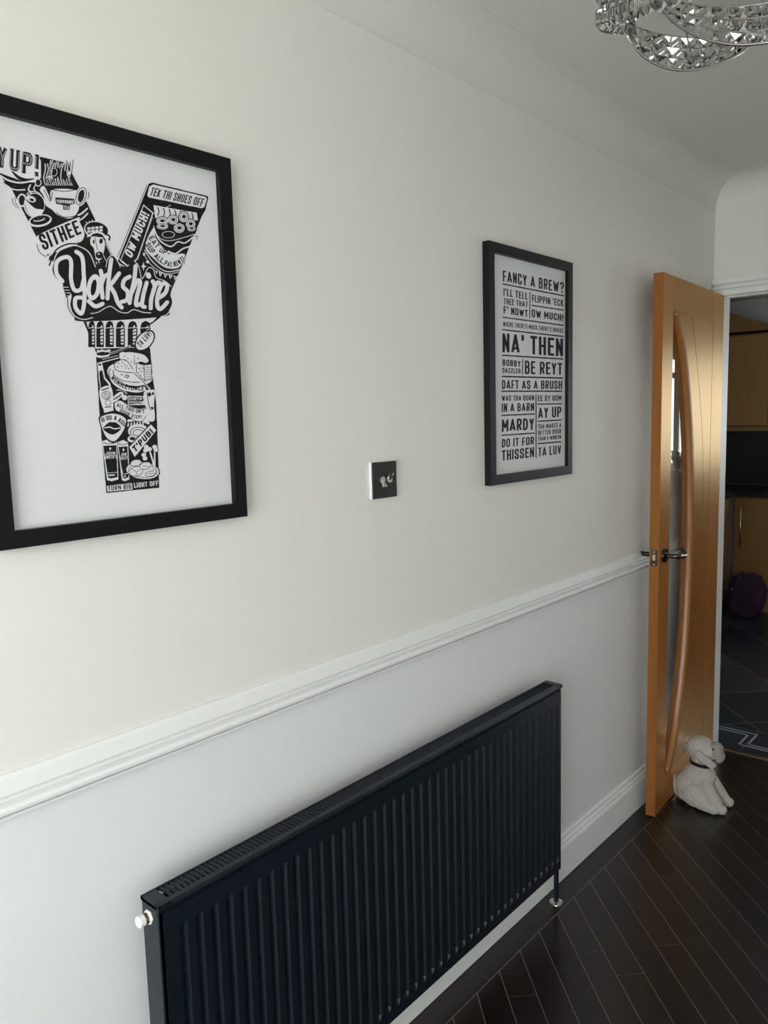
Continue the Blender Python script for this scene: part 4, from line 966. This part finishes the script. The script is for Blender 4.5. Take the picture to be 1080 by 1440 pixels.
# leaf shaped swags of faceted crystals held in chrome rims
def swag(R, a0, a1, ztop, drop, peak, nu, nv, Rin):
    def P(u, v):
        a = a0+(a1-a0)*u; e_ = math.log(.5)/math.log(peak); d = drop*(max(0, sin(pi*(u**e_)))**.62)
        r = R-(R-Rin)*v*sin(pi*u)
        return Vector(cpt(r, a, ztop-d*v))
    e = .015; m = 44
    obj('swag_rim', tube(bmesh.new(), [P(e+(1-2*e)*i/m, 1) for i in range(m+1)], .0030, 6), 'chrome', ch, True)
    obj('swag_rim', tube(bmesh.new(), [P(e+(1-2*e)*i/m, 0) for i in range(m+1)], .0022, 6), 'chrome', ch, True)
    obj('swag_rim', tube(bmesh.new(), [P(.55, i/8-.25) for i in range(11)], .0022, 6), 'chrome', ch, True)
    for j in range(1, nv): obj('swag_wire', tube(bmesh.new(), [P(e+(1-2*e)*i/30, j/nv) for i in range(31)], .0012, 5), 'chrome', ch, True)
    for i in range(nu):
        for j in range(nv):
            u0, u1, v0, v1 = e+(1-2*e)*i/nu, e+(1-2*e)*(i+1)/nu, j/nv, (j+1)/nv
            c = [P(u0+.002, v0+.02), P(u1-.002, v0+.02), P(u1-.002, v1-.02), P(u0+.002, v1-.02)]
            if (c[0]-c[3]).length < .004 and (c[1]-c[2]).length < .004: continue
            mid = (c[0]+c[1]+c[2]+c[3])/4; n = (c[1]-c[0]).cross(c[3]-c[0])
            if n.length < 1e-9: continue
            n.normalize()
            if n.dot(Vector((mid.x, mid.y, 0))) < 0: n = -n
            bm = bmesh.new(); vs = [bm.verts.new(x) for x in c]; ap = bm.verts.new(mid+n*.012); bk = bm.verts.new(mid-n*.012)
            for t_ in range(4):
                bm.faces.new((vs[t_], vs[(t_+1) % 4], ap)); bm.faces.new((vs[t_], vs[(t_+1) % 4], bk))
            obj('faceted_crystal', bm, 'crystal', ch)
swag(.295, 86, 24, 2.264, .074, .42, 8, 3, .270)
swag(.225, 98, -34, 2.290, .076, .55, 14, 3, .215)
swag(.285, 40, -50, 2.300, .070, .5, 10, 3, .26)

# ------------------------------------------------------------------ kitchen furniture
KB, KU = 6.05, 6.30         # fronts of base and wall units
def unit(name, x0, x1, y0, y1, z0, z1, label, cat, hz, hside, group=None, doors=1):
    t = empty(name, ((x0+x1)/2, (y0+y1)/2, z0)); tag(t, label, cat, group); o = Vector(t.location)
    def b(nm, m, par, *a, **k):
        bm = newbox(*a, **k); bmesh.ops.translate(bm, verts=bm.verts, vec=-o); return obj(nm, bm, m, par)
    zb = z0+(.085 if cat == 'base unit' else 0)
    b('carcass', 'kitchen_wood', t, x0+.02, x1, y0, y1, zb, z1)
    if cat == 'base unit': b('plinth', 'kitchen_wood', t, x0+.06, x1-.02, y0, y1, z0+.001, zb)
    n = doors
    for i in range(n):
        a = y0+(y1-y0)*i/n+.003; c = y0+(y1-y0)*(i+1)/n-.003
        d = b('door', 'kitchen_wood', t, x0, x0+.019, a, c, zb+.004, z1-.012, bev=.003, seg=1)
        hy = (c-.055) if hside > 0 else (a+.055)
        bm = bmesh.new(); cyl(bm, (x0-.030, hy, hz[0]), (x0-.030, hy, hz[1]), .006, 10)
        for zz in (hz[0]+.03, hz[1]-.03): cyl(bm, (x0-.030, hy, zz), (x0, hy, zz), .004, 8)
        bmesh.ops.translate(bm, verts=bm.verts, vec=-o); obj('bar_handle', bm, 'chrome', d, True)
    return t
YL = .690
unit('base_unit', KB, KX1-.03, .09, YL, 0, .865, 'tan wooden kitchen base unit with a tall bar handle behind the purple bag', 'base unit', (.49, .785), 1)
unit('base_unit', KB, KX1-.03, -.52, .085, 0, .865, 'tan wooden kitchen base unit in the middle of the run under the window', 'base unit', (.49, .785), 1)
unit('base_unit', KB, KX1-.03, -1.73, -.525, 0, .865, 'wide double door kitchen base unit under the window', 'base unit', (.49, .785), 1, doors=2)
tag(obj('worktop', newbox(KB-.025, KX1, -2.2, 1.32, .866, .902, .004, 1), 'worktop'), 'black worktop along the kitchen window wall', 'worktop')
# return run along X, beside the doorway
t = empty('base_unit', (5.55, 1.02, 0)); tag(t, 'kitchen base unit turning the corner beside the purple bag', 'base unit')
bm = newbox(5.05, KB-.03, YL+.035, 1.30, .085, .865); bmesh.ops.translate(bm, verts=bm.verts, vec=(-5.55, -1.02, 0)); obj('carcass', bm, 'kitchen_wood', t)
bm = newbox(5.05, KB-.03, YL+.09, 1.28, .001, .085); bmesh.ops.translate(bm, verts=bm.verts, vec=(-5.55, -1.02, 0)); obj('plinth', bm, 'kitchen_wood', t)
for xa, xb in ((5.055, 5.53), (5.537, KB-.035)):
    bm = newbox(xa, xb, YL+.014, YL+.034, .09, .853, .003, 1); bmesh.ops.translate(bm, verts=bm.verts, vec=(-5.55, -1.02, 0)); obj('door', bm, 'kitchen_wood', t)
tag(obj('worktop', newbox(5.03, KB-.026, YL-.012, 1.32, .866, .902, .004, 1), 'worktop'), 'short black worktop on the corner base unit', 'worktop')
unit('wall_unit', KU, KX1-.02, .545, 1.10, 1.375, 2.068, 'tan wooden kitchen wall unit above the black splashback, nearest the corner', 'wall unit', (1.45, 1.6), 1)
unit('wall_unit', KU, KX1-.02, -.02, .535, 1.375, 2.068, 'tan wooden kitchen wall unit between the corner unit and the window', 'wall unit', (1.45, 1.6), -1)
tag(obj('light_pelmet', newbox(KU-.012, KU+.02, -.02, 1.10, 1.340, 1.372, .002, 1), 'kitchen_wood'), 'tan pelmet strip under the kitchen wall units', 'pelmet')
bm = prism(bmesh.new(), [(1.10, 2.085), (-.02, 2.085), (-.02, 2.09), (.56, 2.125), (1.10, 2.330)], KU-.02, KX1-.001, 'x')
tag(obj('bulkhead', bm, 'kitchen_wood'), 'tan boxed bulkhead with a sloping top over the wall units', 'bulkhead')
tag(obj('splashback', newbox(KX1-.012, KX1-.001, -.50, 1.32, .904, 1.372), 'splash'), 'glossy black splashback between worktop and wall units', 'splashback')
cm = empty('coffee_machine', (6.35, .36, .902)); tag(cm, 'small black coffee machine with a green light on the worktop', 'coffee machine')
obj('housing', newbox(-.12, .12, -.10, .10, .001, .30, .012, 2), 'appliance', cm)
obj('display', newbox(-.124, -.119, .03, .085, .12, .155), 'display', cm)
obj('indicator_light', lathe(bmesh.new(), [(.008, -.119), (.007, -.125), (0, -.126)], 10, (0, .055, .095), 'x'), 'led', cm)
obj('drip_tray', newbox(-.20, -.12, -.08, .08, .001, .03, .004, 1), 'appliance', cm)
# purple bag slumped in front of the base unit
bg_ = empty('bag', (5.90, .545, 0)); tag(bg_, 'dark purple soft bag slumped on the tiles by the base unit', 'bag')
bm = bmesh.new(); bmesh.ops.create_icosphere(bm, subdivisions=5, radius=1)
rnd = random.Random(3); ph = [rnd.uniform(0, 6) for _ in range(9)]
for v in bm.verts:
    c = v.co.copy(); p_ = lambda t: math.copysign(abs(t)**.62, t)
    x, y, z = p_(c.x), p_(c.y), p_(c.z)
    z = z*.5+.5
    sy = .115*(.82+.25*(1-abs(z-.6)))*(1 if z < .85 else .96)
    f = 1+.05*sin(9*c.y+ph[0]+4*z)+.05*sin(13*c.x+7*z+ph[1])+.03*sin(21*z+9*c.y+ph[2])
    v.co = Vector((x*.085*f, y*sy*f-.012*z, max(.001, z*.325*(1+.03*sin(15*c.y+ph[3]))-.004)))
obj('sack', bm, 'purple', bg_, True)
obj('drawstring', tube(bmesh.new(), catmull([(-.07, .03, .262), (-.096, .05, .240), (-.10, .065, .215), (-.10, .115, .222), (-.09, .150, .238)], k=5), .0035, 6), 'collar', bg_, True)
for q in ((-.10, .066, .214), (-.10, .113, .222)): obj('toggle_bead', lathe(bmesh.new(), [(.001, -.006), (.006, -.004), (.006, .004), (.001, .006)], 10, q), 'chrome', bg_, True)
# sink plants on the kitchen window sill seen mirrored in the door glass
for i, (y, hh) in enumerate(((-.95, .20), (-1.22, .14))):
    t = empty('potted_plant', (6.54, y, .902)); tag(t, ('taller' if i == 0 else 'shorter')+' dark leafy potted plant on the worktop under the kitchen window', 'plant')
    obj('pot', lathe(bmesh.new(), [(.001, .001), (.045, .001), (.055, .09), (.05, .09), (.045, .08), (.001, .08)], 20), 'appliance', t, True)
    for k in range(14):
        a = rnd.uniform(0, 6.28); l_ = rnd.uniform(.08, .12); zz = rnd.uniform(.3, 1)*hh
        bm = bmesh.new(); d = Vector((cos(a), sin(a), 0)); sdv = Vector((-sin(a), cos(a), 0))*.022
        p0 = Vector((0, 0, .085)); p1 = d*l_*.5+Vector((0, 0, .085+zz)); p2 = d*min(l_, .085)+Vector((0, 0, .07+zz))
        v = [bm.verts.new(q) for q in (p0, p1+sdv, p2, p1-sdv, p1+Vector((0, 0, .006)))]
        bm.faces.new((v[0], v[1], v[4])); bm.faces.new((v[1], v[2], v[4])); bm.faces.new((v[2], v[3], v[4])); bm.faces.new((v[3], v[0], v[4]))
        obj('leaf', bm, 'plant_dark', t)
